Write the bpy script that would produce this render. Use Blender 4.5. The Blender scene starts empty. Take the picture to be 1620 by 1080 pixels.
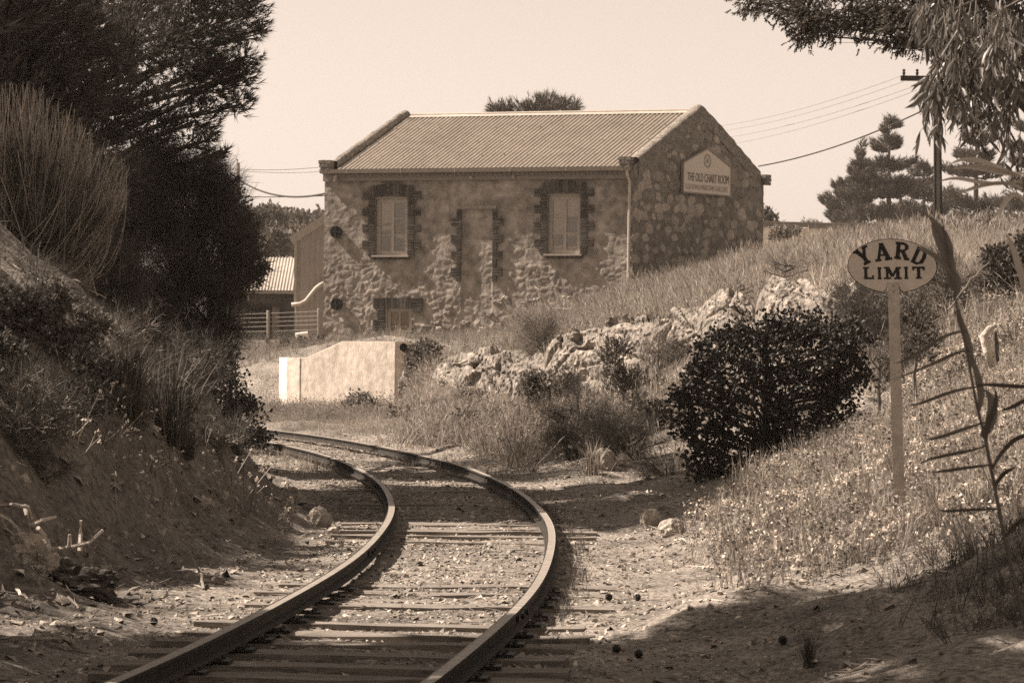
import bpy, math, random
import numpy as np
from mathutils import Vector, Matrix

S = bpy.context.scene
COL = S.collection
rng = np.random.default_rng(11)
random.seed(5)

# ---------------------------------------------------------------- camera
F, HOR, ROLL, CAMZ = 5000.0, 550.0, 0.010, 1.65      # focal length in photo pixels, horizon row, roll, eye height
cam_data = bpy.data.cameras.new('camera')
cam = bpy.data.objects.new('camera', cam_data)
COL.objects.link(cam)
cam_data.sensor_width = 36.0
cam_data.lens = 36.0 * F / 1620.0
cam_data.shift_y = 10.0 / 1620.0
cam_data.clip_start = 0.1
cam_data.clip_end = 6000.0
cam.matrix_world = Matrix.Translation((0, 0, CAMZ)) @ Matrix.Rotation(math.radians(90), 4, 'X') @ Matrix.Rotation(ROLL, 4, 'Z')
cam_data.dof.use_dof = True
cam_data.dof.focus_distance = 30.0
cam_data.dof.aperture_fstop = 13.0
S.camera = cam

# ---------------------------------------------------------------- sky and sun
SUN_EL = math.radians(46.0)
sun_h = Vector((-0.984, 0.178, 0)).normalized()          # towards the sun, on the ground plane
to_sun = (sun_h * math.cos(SUN_EL) + Vector((0, 0, math.sin(SUN_EL)))).normalized()
world = bpy.data.worlds.new('World')
S.world = world
world.use_nodes = True
wn, wl_ = world.node_tree.nodes, world.node_tree.links
wn.clear()
sky = wn.new('ShaderNodeTexSky')
sky.sky_type = 'NISHITA'
sky.sun_disc = False
sky.sun_elevation = SUN_EL
sky.sun_rotation = math.atan2(sun_h.x, sun_h.y)
sky.dust_density = 1.0
bw = wn.new('ShaderNodeRGBToBW')
tint = wn.new('ShaderNodeMix')
tint.data_type = 'RGBA'
tint.blend_type = 'MULTIPLY'
tint.inputs[0].default_value = 1.0
tint.inputs[7].default_value = (1.17, 0.985, 0.845, 1)   # the photograph is toned sepia throughout
bg = wn.new('ShaderNodeBackground')
bg.inputs['Strength'].default_value = 0.070
wo = wn.new('ShaderNodeOutputWorld')
wl_.new(sky.outputs[0], bw.inputs[0])
wl_.new(bw.outputs[0], tint.inputs[6])
wl_.new(tint.outputs[2], bg.inputs['Color'])
wl_.new(bg.outputs[0], wo.inputs[0])

sun_data = bpy.data.lights.new('sun', 'SUN')
sun_data.energy = 5.0
sun_data.angle = math.radians(0.53)
sun_data.color = (1.0, 0.86, 0.74)
sun = bpy.data.objects.new('sun', sun_data)
COL.objects.link(sun)
sun.location = (-40, 20, 60)
sun.rotation_euler = to_sun.to_track_quat('Z', 'Y').to_euler()

S.view_settings.view_transform = 'Standard'
S.view_settings.look = 'None'
S.view_settings.exposure = 1.2
S.view_settings.gamma = 1.0
S.render.engine = 'CYCLES'
S.cycles.use_denoising = False
S.cycles.max_bounces = 6
S.cycles.transparent_max_bounces = 8

# ---------------------------------------------------------------- pixel <-> place
def P(px, py, Y):
    x, y = px - 810.0, py - 540.0
    x0, y0 = x + ROLL * y, y - ROLL * x
    return np.array((x0 / F * Y, Y, CAMZ - (y0 - (HOR - 540.0)) / F * Y))

def ray(px, py):
    return P(px, py, 1.0) - np.array((0, 0, CAMZ))

def m_per_px(Y):
    return Y / F

# ---------------------------------------------------------------- noise
def _hash(ix, iy, iz, seed):
    n = (ix * 374761393 + iy * 668265263 + iz * 1442695041 + seed * 97463451) & 0xffffffff
    n = ((n ^ (n >> 13)) * 1274126177) & 0xffffffff
    n = ((n ^ (n >> 16)) * 2246822519) & 0xffffffff
    return ((n ^ (n >> 15)) & 0xffff) / 32767.5 - 1.0

def vnoise(p, seed=0):
    p = np.asarray(p, float)
    i = np.floor(p).astype(np.int64)
    f = p - i
    f = f * f * (3 - 2 * f)
    ix, iy, iz = i[..., 0], i[..., 1], i[..., 2]
    fx, fy, fz = f[..., 0], f[..., 1], f[..., 2]
    r = 0
    for a in (0, 1):
        for b in (0, 1):
            for c in (0, 1):
                w = (fx if a else 1 - fx) * (fy if b else 1 - fy) * (fz if c else 1 - fz)
                r = r + w * _hash(ix + a, iy + b, iz + c, seed)
    return r

def fbm(p, octv=4, seed=0, gain=0.5):
    p = np.asarray(p, float)
    r, a = 0, 1.0
    for k in range(octv):
        r = r + a * vnoise(p * (2.03 ** k) + 17.3 * k, seed + k)
        a *= gain
    return r

# ---------------------------------------------------------------- mesh helpers
def make_mesh(name, v, f, smooth=False):
    """v (N,3); f (M,3) or (M,4) int, or a list of such arrays"""
    me = bpy.data.meshes.new(name)
    v = np.ascontiguousarray(v, np.float32)
    fs = f if isinstance(f, list) else [f]
    fs = [np.ascontiguousarray(x, np.int32) for x in fs if len(x)]
    me.vertices.add(len(v))
    me.vertices.foreach_set('co', v.ravel())
    flat = np.concatenate([x.ravel() for x in fs])
    sizes = np.concatenate([np.full(len(x), x.shape[1], np.int32) for x in fs])
    starts = np.concatenate([[0], np.cumsum(sizes)[:-1]]).astype(np.int32)
    me.loops.add(len(flat))
    me.loops.foreach_set('vertex_index', flat)
    me.polygons.add(len(sizes))
    me.polygons.foreach_set('loop_start', starts)
    me.update(calc_edges=True)
    me.validate()
    if smooth:
        me.shade_smooth()
    else:
        me.shade_flat()
    return me

class MB:
    """collects quads and tris in world coordinates"""
    def __init__(self):
        self.v, self.q, self.t, self.n = [], [], [], 0
    def add(self, v, q=None, t=None):
        v = np.asarray(v, float).reshape(-1, 3)
        if q is not None and len(q):
            self.q.append(np.asarray(q, int).reshape(-1, 4) + self.n)
        if t is not None and len(t):
            self.t.append(np.asarray(t, int).reshape(-1, 3) + self.n)
        self.v.append(v)
        self.n += len(v)
        return self
    def box(self, c, size, ax=None, jit=0.0):
        """box centred at c; ax = 3x3 rows of the axes"""
        ax = np.eye(3) if ax is None else np.asarray(ax, float)
        s = np.array([(a, b, d) for a in (-.5, .5) for b in (-.5, .5) for d in (-.5, .5)]) * np.asarray(size)
        if jit:
            s = s + rng.uniform(-jit, jit, s.shape)
        v = np.asarray(c) + s @ ax
        return self.add(v, [(0, 1, 3, 2), (4, 6, 7, 5), (0, 4, 5, 1), (2, 3, 7, 6), (0, 2, 6, 4), (1, 5, 7, 3)])
    def prism(self, poly, depth_vec):
        """closed polygon (k,3), counter-clockwise seen against depth_vec, extruded along depth_vec"""
        p = np.asarray(poly, float)
        k = len(p)
        v = np.vstack([p, p + np.asarray(depth_vec)])
        self.caps = getattr(self, 'caps', [])
        i = np.arange(k); j = (i + 1) % k
        base = self.n
        self.add(v, np.c_[i, j, j + k, i + k])
        self.caps.append((base + i[::-1]).tolist())
        self.caps.append((base + k + i).tolist())
        return self
    def tube(self, pts, rad, k=6, cap=True):
        pts = np.asarray(pts, float)
        n = len(pts)
        rad = np.broadcast_to(np.asarray(rad, float), (n,))
        d = np.gradient(pts, axis=0)
        d /= np.linalg.norm(d, axis=1)[:, None] + 1e-9
        up = np.array((0, 0, 1.0)) if abs(d[0][2]) < .9 else np.array((1.0, 0, 0))
        a = np.cross(d, up); a /= np.linalg.norm(a, axis=1)[:, None] + 1e-9
        b = np.cross(d, a)
        th = np.arange(k) * 2 * np.pi / k
        v = pts[:, None] + rad[:, None, None] * (np.cos(th)[None, :, None] * a[:, None] + np.sin(th)[None, :, None] * b[:, None])
        i = np.arange(n - 1)[:, None] * k; j = np.arange(k)[None]; j2 = (j + 1) % k
        q = np.stack([i + j, i + k + j, i + k + j2, i + j2], -1).reshape(-1, 4)
        v = v.reshape(-1, 3)
        t = []
        if cap:
            v = np.vstack([v, pts[:1], pts[-1:]])
            c0, c1 = n * k, n * k + 1
            jj = np.arange(k); jn = (jj + 1) % k
            t = np.vstack([np.c_[np.full(k, c0), jj, jn], np.c_[np.full(k, c1), (n - 1) * k + jn, (n - 1) * k + jj]])
        return self.add(v, q, t)
    def mesh(self, name, smooth=False, org=None):
        v = np.vstack(self.v)
        if org is not None:
            v = v - np.asarray(org)
        fs = []
        if self.q: fs.append(np.vstack(self.q))
        if self.t: fs.append(np.vstack(self.t))
        for c in getattr(self, 'caps', []):
            fs.append(np.array([c]))
        return make_mesh(name, v, fs, smooth)

ORG = {}
def thing(name, label, cat, loc=(0, 0, 0), group=None):
    o = bpy.data.objects.new(name, None)
    COL.objects.link(o)
    o.location = [float(x) for x in loc]
    o.empty_display_size = 0.3
    o['label'] = label; o['category'] = cat
    if group: o['group'] = group
    ORG[o.name] = np.array(loc, float)
    return o

def tag(o, label=None, cat=None, group=None, kind=None):
    for k, val in (('label', label), ('category', cat), ('group', group), ('kind', kind)):
        if val: o[k] = val
    return o

def obj(name, mb, mat, parent=None, smooth=False, kind=None, origin=None, label=None):
    """mb: an MB in world coordinates, or a (v, faces) pair in world coordinates"""
    org = ORG[parent.name] if parent is not None else (np.zeros(3) if origin is None else np.array(origin, float))
    if isinstance(mb, MB):
        me = mb.mesh(name, smooth, org)
    else:
        me = make_mesh(name, np.asarray(mb[0]) - org, mb[1], smooth)
    me.materials.append(mat)
    o = bpy.data.objects.new(name, me)
    COL.objects.link(o)
    if parent is not None:
        o.parent = parent
    else:
        o.location = org
    ORG[o.name] = org
    if kind: o['kind'] = kind
    if label: o['label'] = label
    return o

def place(name, me, parent, loc, rot=(0, 0, 0), scale=(1, 1, 1)):
    """a part that shares mesh data, put at a world place under a parent that is not rotated"""
    o = bpy.data.objects.new(name, me)
    COL.objects.link(o)
    o.parent = parent
    o.location = [float(x) for x in (np.asarray(loc) - ORG[parent.name])]
    o.rotation_euler = rot
    o.scale = scale
    ORG[o.name] = np.asarray(loc, float)
    return o

def frames(d, roll=None):
    """(n,3) directions -> (n,3,3) with rows x,y,z; z = d, random roll"""
    d = np.asarray(d, float)
    d = d / (np.linalg.norm(d, axis=1)[:, None] + 1e-9)
    r = rng.normal(size=d.shape)
    x = np.cross(d, r); x /= np.linalg.norm(x, axis=1)[:, None] + 1e-9
    y = np.cross(d, x)
    return np.stack([x, y, d], 1)

def scatter(tmpl, pos, fr, scale):
    """tmpl: list of (v, tris); returns one (V, T) with each instance a random template"""
    pos = np.asarray(pos, float)
    scale = np.broadcast_to(np.asarray(scale, float), (len(pos),))
    pick = rng.integers(0, len(tmpl), len(pos))
    VV, TT, n = [], [], 0
    for k, (v, t) in enumerate(tmpl):
        m = np.where(pick == k)[0]
        if not len(m): continue
        w = np.einsum('vi,nij->nvj', v, fr[m]) * scale[m][:, None, None] + pos[m][:, None]
        off = n + np.arange(len(m)) * len(v)
        TT.append((t[None] + off[:, None, None]).reshape(-1, t.shape[1]))
        VV.append(w.reshape(-1, 3))
        n += len(m) * len(v)
    return np.vstack(VV), np.vstack(TT)

def up_frames(n, tilt=0.0):
    d = np.c_[rng.normal(0, tilt, n), rng.normal(0, tilt, n), np.ones(n)]
    return frames(d)

# ---------------------------------------------------------------- materials
def sep(v):
    return (min(1, v * 1.13), v, v * 0.865, 1)

def mat(name, v, var=0.3, scale=6.0, rough=0.9, island=0.0, bump=0.0, bscale=30.0, spots=0.0, sscale=40.0,
        trans=0.0, metallic=0.0, spec=0.25, stretch=None, fine=0.25):
    m = bpy.data.materials.new(name)
    m.use_nodes = True
    N, L = m.node_tree.nodes, m.node_tree.links
    bs = N['Principled BSDF']
    bs.inputs['Roughness'].default_value = rough
    bs.inputs['Metallic'].default_value = metallic
    bs.inputs['Specular IOR Level'].default_value = spec
    geo = N.new('ShaderNodeNewGeometry')
    vec = geo.outputs['Position']
    if stretch:
        mp = N.new('ShaderNodeMapping')
        mp.inputs['Scale'].default_value = stretch
        L.new(vec, mp.inputs['Vector']); vec = mp.outputs['Vector']
    n1 = N.new('ShaderNodeTexNoise')
    n1.inputs['Scale'].default_value = scale; n1.inputs['Detail'].default_value = 8; n1.inputs['Roughness'].default_value = .62
    L.new(vec, n1.inputs['Vector'])
    rp = N.new('ShaderNodeValToRGB')
    rp.color_ramp.elements[0].position = .3; rp.color_ramp.elements[1].position = .7
    rp.color_ramp.elements[0].color = sep(v * (1 - var)); rp.color_ramp.elements[1].color = sep(v * (1 + var))
    L.new(n1.outputs['Fac'], rp.inputs['Fac'])
    col = rp.outputs['Color']
    def mul(c, fac_socket, lo, hi):
        mr = N.new('ShaderNodeMapRange')
        mr.inputs['To Min'].default_value = lo; mr.inputs['To Max'].default_value = hi
        L.new(fac_socket, mr.inputs['Value'])
        mx = N.new('ShaderNodeMix'); mx.data_type = 'RGBA'; mx.blend_type = 'MULTIPLY'; mx.inputs[0].default_value = 1
        L.new(c, mx.inputs[6]); L.new(mr.outputs[0], mx.inputs[7])
        return mx.outputs[2]
    if island:
        col = mul(col, geo.outputs['Random Per Island'], 1 - island, 1 + island)
    if spots:
        n2 = N.new('ShaderNodeTexNoise'); n2.inputs['Scale'].default_value = sscale; n2.inputs['Detail'].default_value = 4
        L.new(geo.outputs['Position'], n2.inputs['Vector'])
        mr = N.new('ShaderNodeMapRange'); mr.inputs['From Min'].default_value = .35; mr.inputs['From Max'].default_value = .65
        L.new(n2.outputs['Fac'], mr.inputs['Value'])
        col = mul(col, mr.outputs[0], 1 - spots, 1 + spots)
    L.new(col, bs.inputs['Base Color'])
    if bump:
        n3 = N.new('ShaderNodeTexNoise'); n3.inputs['Scale'].default_value = bscale; n3.inputs['Detail'].default_value = 6
        L.new(vec, n3.inputs['Vector'])
        bp = N.new('ShaderNodeBump'); bp.inputs['Strength'].default_value = 1.0; bp.inputs['Distance'].default_value = bump
        L.new(n3.outputs['Fac'], bp.inputs['Height']); L.new(bp.outputs['Normal'], bs.inputs['Normal'])
    if trans:
        out = N['Material Output']
        tr = N.new('ShaderNodeBsdfTranslucent'); L.new(col, tr.inputs['Color'])
        mx = N.new('ShaderNodeMixShader'); mx.inputs[0].default_value = trans
        L.new(bs.outputs[0], mx.inputs[1]); L.new(tr.outputs[0], mx.inputs[2]); L.new(mx.outputs[0], out.inputs['Surface'])
    return m

M = {}
M['ground'] = mat('ground', .165, .5, .9, .95, bump=.03, bscale=22, spots=.5, sscale=30)
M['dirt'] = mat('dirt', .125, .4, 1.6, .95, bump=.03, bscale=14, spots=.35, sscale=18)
M['ballast'] = mat('ballast', .28, .35, 3, .9, island=.65, spots=.2)
M['sleeper'] = mat('sleeper', .19, .45, 9, .9, bump=.008, bscale=40, stretch=(.35, 5, 5))
M['rail'] = mat('rail', .032, .35, 7, .8, metallic=.1, bump=.002, bscale=60, spec=.2)
M['railhead'] = mat('railhead', .25, .25, 9, .55, metallic=.2, spec=.3)
M['iron'] = mat('iron', .018, .4, 20, .6)
M['render'] = mat('render', .20, .38, 1.4, .95, bump=.012, bscale=22, spots=.30, sscale=4)
M['mortar'] = mat('mortar', .15, .3, 2.2, .95, bump=.03, bscale=14, spots=.25, sscale=6)
M['stone'] = mat('stone', .27, .3, 2.2, .92, bump=.02, bscale=20, spots=.25, sscale=16)
M['coping'] = mat('coping', .17, .4, 5, .95, bump=.03, bscale=18, spots=.35, sscale=15)
M['brick'] = mat('brick', .05, .4, 5, .9, bump=.006, bscale=50)
M['kneeler'] = mat('kneeler', .12, .35, 9, .9, bump=.01, bscale=30)
M['lime'] = mat('lime', .15, .2, 9, .95, bump=.006, bscale=40)
M['lintel'] = mat('lintel', .2, .25, 8, .9, bump=.008, bscale=30)
M['roof'] = mat('roof', .36, .10, .7, .5, metallic=.2, spots=.08, sscale=3, spec=.3)
M['roof2'] = mat('roof2', .34, .12, .8, .45, metallic=.2, spec=.35)
M['gutter'] = mat('gutter', .22, .15, 3, .6)
M['fascia'] = mat('fascia', .16, .15, 4, .8)
M['paint'] = mat('paint', .29, .14, 8, .7)
M['pipe'] = mat('pipe', .36, .15, 6, .55)
M['tan'] = mat('tan', .27, .12, 2, .7)
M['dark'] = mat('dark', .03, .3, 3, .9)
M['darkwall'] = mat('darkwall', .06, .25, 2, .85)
M['conc'] = mat('conc', .64, .22, 2.6, .93, bump=.008, bscale=24, spots=.16, sscale=7, stretch=(2.2, 2.2, .5))
M['whitetop'] = mat('whitetop', .66, .06, 5, .85)
M['limestone'] = mat('limestone', .19, .5, 1.8, .95, bump=.06, bscale=11, spots=.45, sscale=9)
M['rock'] = mat('rock', .30, .35, 4, .95, bump=.03, bscale=20, spots=.3, sscale=20)
M['signplate'] = mat('signplate', .46, .10, 4, .55, spots=.05, sscale=9)
M['signpost'] = mat('signpost', .36, .12, 9, .6, spots=.08, sscale=18)
M['letter'] = mat('letter', .012, .2, 20, .6)
M['boardface'] = mat('boardface', .52, .05, 2, .7)
M['boardframe'] = mat('boardframe', .2, .1, 4, .7)
M['print'] = mat('print', .10, .15, 20, .8)
M['printpale'] = mat('printpale', .30, .12, 20, .8)
M['timber'] = mat('timber', .30, .3, 5, .9, bump=.006, bscale=40, stretch=(4, 4, .4))
M['bark'] = mat('bark', .09, .4, 8, .95, bump=.02, bscale=25)
M['twigs'] = mat('twigs', .17, .3, 6, .9, island=.35)
M['deadwood'] = mat('deadwood', .42, .45, 5, .85, bump=.03, bscale=16, stretch=(1, 1, 1))
M['pine'] = mat('pine', .075, .35, 2, .85, island=.45, trans=.2)
M['cypress'] = mat('cypress', .11, .35, 3, .85, island=.4, trans=.2)
M['darkshrub'] = mat('darkshrub', .072, .35, 3, .85, island=.5, trans=.15)
M['bushleaf'] = mat('bushleaf', .040, .3, 5, .55, island=.5, trans=.12, spec=.2)
M['greyshrub'] = mat('greyshrub', .13, .35, 3, .9, island=.45, trans=.25)
M['paleshrub'] = mat('paleshrub', .20, .35, 3, .9, island=.45, trans=.3)
M['broom'] = mat('broom', .36, .35, 2.5, .9, island=.4, trans=.15)
M['straw'] = mat('straw', .29, .5, .45, .9, island=.45, trans=.35)
M['weed'] = mat('weed', .21, .5, .7, .9, island=.6, trans=.35)
M['flower'] = mat('flower', .55, .2, 4, .9, island=.35, trans=.25)
M['darkgrass'] = mat('darkgrass', .09, .35, 2, .9, island=.5, trans=.2)
M['gumleaf'] = mat('gumleaf', .10, .3, 3, .4, island=.5, trans=.25, spec=.4)
M['reed'] = mat('reed', .12, .25, 3, .7, island=.2, trans=.3)
M['reedstem'] = mat('reedstem', .07, .25, 6, .7)
M['norfolk'] = mat('norfolk', .10, .35, .6, .9, island=.4, trans=.1)
M['farleaf'] = mat('farleaf', .10, .35, .25, .9, island=.5, trans=.2)
M['farpale'] = mat('farpale', .15, .35, .25, .9, island=.45, trans=.25)
M['wire'] = mat('wire', .03, .2, 3, .8)
M['meshwire'] = mat('meshwire', .14, .2, 3, .7, metallic=.3)
M['polesteel'] = mat('polesteel', .022, .3, 3, .8)
M['poleconc'] = mat('poleconc', .13, .2, 4, .9)
M['pane_backing'] = mat('pane_backing', .045, .2, 9, .95)  # dark sheet behind the glass, stands in for the dim inside
M['cloth'] = mat('cloth', .26, .15, 9, .95)

def glass_mat():
    m = bpy.data.materials.new('window_glass'); m.use_nodes = True
    N, L = m.node_tree.nodes, m.node_tree.links
    N.clear()
    o = N.new('ShaderNodeOutputMaterial'); t = N.new('ShaderNodeBsdfTransparent'); g = N.new('ShaderNodeBsdfGlossy')
    t.inputs[0].default_value = (.75, .70, .63, 1); g.inputs[0].default_value = (1, .93, .85, 1); g.inputs['Roughness'].default_value = .06
    x = N.new('ShaderNodeMixShader'); x.inputs[0].default_value = .10
    L.new(t.outputs[0], x.inputs[1]); L.new(g.outputs[0], x.inputs[2]); L.new(x.outputs[0], o.inputs[0])
    return m
M['glass'] = glass_mat()

# ---------------------------------------------------------------- the track's curve and the terrain
TC, TR, HG = np.array((-102.85, 26.35)), 102.485, 0.702
def s_of(X, Y):
    return np.hypot(X - TC[0], Y - TC[1]) - TR
def t_of(X, Y):
    return TR * np.arctan2(Y - TC[1], X - TC[0])
def track(t, s):
    a = np.asarray(t) / TR
    return TC[0] + (TR + s) * np.cos(a), TC[1] + (TR + s) * np.sin(a)
def track_dir(t):
    a = t / TR
    return np.array((-math.sin(a), math.cos(a), 0.0))

_cp = {
 8: [(1100, 0), (1500, 0), (2200, .1), (3000, .5), (4200, 1.4)],
 16: [(950, 0), (1100, 0), (1400, .06), (1620, .3), (2100, 1.1), (3000, 2.2)],
 23: [(950, 0), (1150, .02), (1300, .08), (1420, .2), (1620, .75), (1900, 1.5), (2500, 2.3)],
 29: [(950, 0), (1100, .03), (1250, .2), (1420, .65), (1620, 1.25), (2000, 2.1), (2600, 2.8)],
 35: [(930, 0), (1080, .05), (1200, .12), (1300, .42), (1400, .95), (1450, 1.25), (1620, 1.85), (2000, 2.6)],
 40: [(900, 0), (1050, .1), (1200, .3), (1300, .7), (1400, 1.3), (1500, 1.8), (1620, 2.2), (2000, 2.9)],
 45: [(850, 0), (1000, .2), (1100, .4), (1200, .8), (1300, 1.3), (1400, 1.9), (1620, 2.6), (2000, 3.2)],
 52: [(750, .03), (850, .3), (1000, .72), (1100, 1.1), (1200, 2.2), (1300, 2.75), (1450, 3.1), (1620, 3.4), (2100, 3.6)],
 60: [(600, .02), (700, .2), (800, .75), (900, 1.2), (1000, 1.75), (1050, 2.1), (1150, 2.55), (1300, 3.1), (1450, 3.5), (1620, 3.65), (2100, 3.9)],
 66: [(480, 0), (560, .08), (640, .2), (720, .8), (760, 1.35), (850, 1.62), (930, 1.95), (1050, 2.5), (1200, 3.1), (1450, 3.8), (1620, 4.0), (2100, 4.3)],
 74: [(380, .05), (470, .06), (560, .1), (640, .15), (690, .9), (730, 1.6), (850, 1.72), (950, 2.2), (1050, 2.8), (1200, 3.5), (1450, 4.3), (1620, 4.4), (2100, 4.6)],
 76.2: [(330, .1), (400, .15), (450, .12), (560, .12), (630, .2)],
 78.6: [(300, .5), (380, .9), (430, 1.25), (470, 1.3), (520, 1.5), (600, 1.7), (660, 1.74), (850, 1.75)],
 83: [(260, .6), (330, 1.1), (420, 1.4), (520, 1.6), (700, 1.74), (850, 1.76), (900, 2.1), (1000, 3.0), (1100, 3.5), (1200, 4.0), (1450, 4.8), (1620, 4.9), (2100, 5.0)],
 92: [(200, 1.2), (380, 1.35), (450, 1.5), (520, 1.62), (700, 1.74), (850, 1.8), (900, 2.5), (1000, 3.4), (1100, 4.0), (1200, 4.5), (1300, 5.0), (1450, 5.25), (1620, 5.3), (2100, 5.4)],
 100: [(200, 1.5), (512, 1.7), (700, 1.75), (850, 1.9), (930, 2.6), (1000, 3.3), (1208, 4.2), (1450, 5.0), (2100, 5.2)],
 112: [(200, 1.6), (600, 1.8), (900, 2.5), (1200, 4.0), (1450, 4.9), (2100, 5.1)],
 150: [(100, 2.4), (800, 2.6), (1200, 3.2), (1620, 4.2), (2100, 4.5)],
}
_pts = []
for Yk, row in _cp.items():
    for px, z in row:
        z = z - .5 * min(1, max(0, (Yk - 56) / 22)) * min(1, max(0, (px - 860) / 160))
        _pts.append(((px - 810) / F * Yk, Yk, z))
for tt in np.arange(-30, 110, 3.0):
    for ss in (-6.0, -2.0, 0.0, 1.1):
        x, y = track(tt, ss)
        if y < 130: _pts.append((x, y, 0.0))
_pts = np.array(_pts)
def _phi(d):
    return np.sqrt(d * d + 0.09)
_A = _phi(np.hypot(_pts[:, None, 0] - _pts[None, :, 0], _pts[:, None, 1] - _pts[None, :, 1]))
_n = len(_pts)
_B = np.c_[np.ones(_n), _pts[:, :2]]
_K = np.block([[_A - 0.05 * np.eye(_n), _B], [_B.T, np.zeros((3, 3))]])
_W = np.linalg.solve(_K, np.r_[_pts[:, 2], 0, 0, 0])
def _rbf(X, Y):
    X = np.asarray(X, float); Y = np.asarray(Y, float)
    sh = X.shape
    X, Y = X.ravel(), Y.ravel()
    out = np.empty(len(X))
    for i in range(0, len(X), 20000):
        x, y = X[i:i + 20000], Y[i:i + 20000]
        ph = _phi(np.hypot(x[:, None] - _pts[None, :, 0], y[:, None] - _pts[None, :, 1]))
        out[i:i + 20000] = ph @ _W[:_n] + _W[_n] + _W[_n + 1] * x + _W[_n + 2] * y
    return out.reshape(sh)
def sstep(a, b, x):
    t = np.clip((x - a) / (b - a), 0, 1)
    return t * t * (3 - 2 * t)
def bank_z(d, Y):
    """left cutting side: d metres outside the toe"""
    d = np.maximum(d, 0)
    top = 2.7 + .10 * d + .25 * np.sin(Y * .21)
    z = .80 * d * sstep(0, 1.2, d) + .10 * d
    return -np.logaddexp(-z * 3, -top * 3) / 3 + np.log1p(np.exp(-top * 3)) / 3
RIM = np.array([(px, y, P(px, py, y)[2]) for (px, py, y) in ((692, 590, 67.5), (720, 610, 67), (760, 642, 66), (800, 646, 65), (835, 622, 64), (862, 586, 62), (900, 602, 61), (950, 614, 60), (1000, 592, 59), (1060, 572, 57), (1110, 545, 55), (1150, 520, 54), (1200, 505, 52.8), (1230, 500, 52), (1270, 510, 51), (1312, 500, 50))])
_a = math.radians(28)
WL0, WLD = np.array(((432 - 810) / F * 77.5, 77.5)), np.array((math.cos(_a), -math.sin(_a)))
def gz(X, Y, rough=True):
    X = np.asarray(X, float); Y = np.asarray(Y, float)
    s = s_of(X, Y)
    zr = _rbf(X, Y) * sstep(.95, 2.0, s)
    toe = 1.62 + .25 * np.sin(Y * .33 + 1) + .9 * sstep(26, 14, Y)
    zl = bank_z(-s - toe, Y)
    fade = sstep(150, 110, Y)
    z = np.where(s > 0, zr, zl * fade + (1 - fade) * 2.4)
    # the ground is cut down in front of the white wall
    da_, dd_ = (X - WL0[0]) * WLD[0] + (Y - WL0[1]) * WLD[1], -(X - WL0[0]) * WLD[1] + (Y - WL0[1]) * WLD[0]
    cut = sstep(-4, -1.5, da_) * sstep(3.5, 3.05, da_) * sstep(.45, .25, dd_) * sstep(-12, -5, dd_) * (s > 0)
    z = z * (1 - cut) + np.minimum(z, .12) * cut
    px = X / np.maximum(Y, 1) * F + 810
    cut = sstep(660, 632, px) * sstep(58, 63, Y) * (dd_ < .28) * (s > 0)
    z = z * (1 - cut) + np.minimum(z, .10) * cut
    wtop = np.interp(da_, [0, .6, 1.9, 3.3], [1.22, 1.22, 1.60, 1.60])
    cut = sstep(-1.2, -.1, da_) * sstep(4.2, 3.5, da_) * sstep(.2, .3, dd_) * sstep(2.6, 1.3, dd_)
    z = z * (1 - cut) + np.minimum(z, wtop) * cut
    # the broken rim: ground drops in front of the limestone faces
    yr, zf = np.interp(px, RIM[:, 0], RIM[:, 1]), np.interp(px, RIM[:, 0], RIM[:, 2])
    cut = sstep(680, 700, px) * sstep(1330, 1312, px) * sstep(yr + .15, yr - .1, Y) * sstep(yr - 9, yr - 6, Y)
    z = z * (1 - cut) + np.minimum(z, zf - .10 * (yr - Y)) * cut
    if rough:
        off = sstep(1.15, 2.2, np.abs(s))
        p = np.stack([X, Y, np.zeros_like(X)], -1)
        gul = np.stack([s * .35, t_of(X, Y) * 1.1, 0 * X], -1)
        z = z + (s < -1.9) * sstep(1.7, 3.0, -s) * (.22 * fbm(gul * 1.6, 4, 61) + .10 * fbm(p * 1.5, 3, 66))
        z = z + off * (.11 * fbm(p * .9, 3, 3) + .04 * fbm(p * 4.0, 2, 9)) + .018 * fbm(p * 3.1, 3, 21)
        z = z - .035 * (np.abs(s) < 1.6)
    return z

def grid_mesh(xs, ys, zf):
    X, Y = np.meshgrid(xs, ys)
    Z = zf(X, Y)
    v = np.stack([X, Y, Z], -1).reshape(-1, 3)
    nx, ny = len(xs), len(ys)
    i = (np.arange(ny - 1)[:, None] * nx + np.arange(nx - 1)[None]).reshape(-1)
    return v, np.c_[i, i + 1, i + nx + 1, i + nx]

xs = np.concatenate([np.arange(-40, -12, .7), np.arange(-12, 16, .22), np.arange(16, 46, .7)])
ys = np.concatenate([np.concatenate([np.arange(-8, 12, .5), np.arange(12, 55, .2)]), np.arange(55, 104, .3), np.arange(104, 160, 1.0)])
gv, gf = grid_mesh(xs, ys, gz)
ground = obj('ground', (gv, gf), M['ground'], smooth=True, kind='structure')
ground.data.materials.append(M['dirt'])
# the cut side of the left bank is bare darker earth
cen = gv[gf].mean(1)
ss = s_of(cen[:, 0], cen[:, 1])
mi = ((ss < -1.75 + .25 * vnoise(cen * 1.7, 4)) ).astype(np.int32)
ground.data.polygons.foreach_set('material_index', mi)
# the plain beyond, butted to the edge of the near ground
pl = MB()
X0, X1, Y0, Y1 = xs[0], xs[-1], ys[0], ys[-1]
B = 420
zz = 2.4
for (a, b, c, d) in ((-B, -B, X0, B), (X1, -B, B, B), (X0, Y1, X1, B), (X0, -B, X1, Y0)):
    pl.add([(a, b, zz), (c, b, zz), (c, d, zz), (a, d, zz)], [(0, 1, 2, 3)])
obj('plain', pl, M['ground'], kind='structure')
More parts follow.
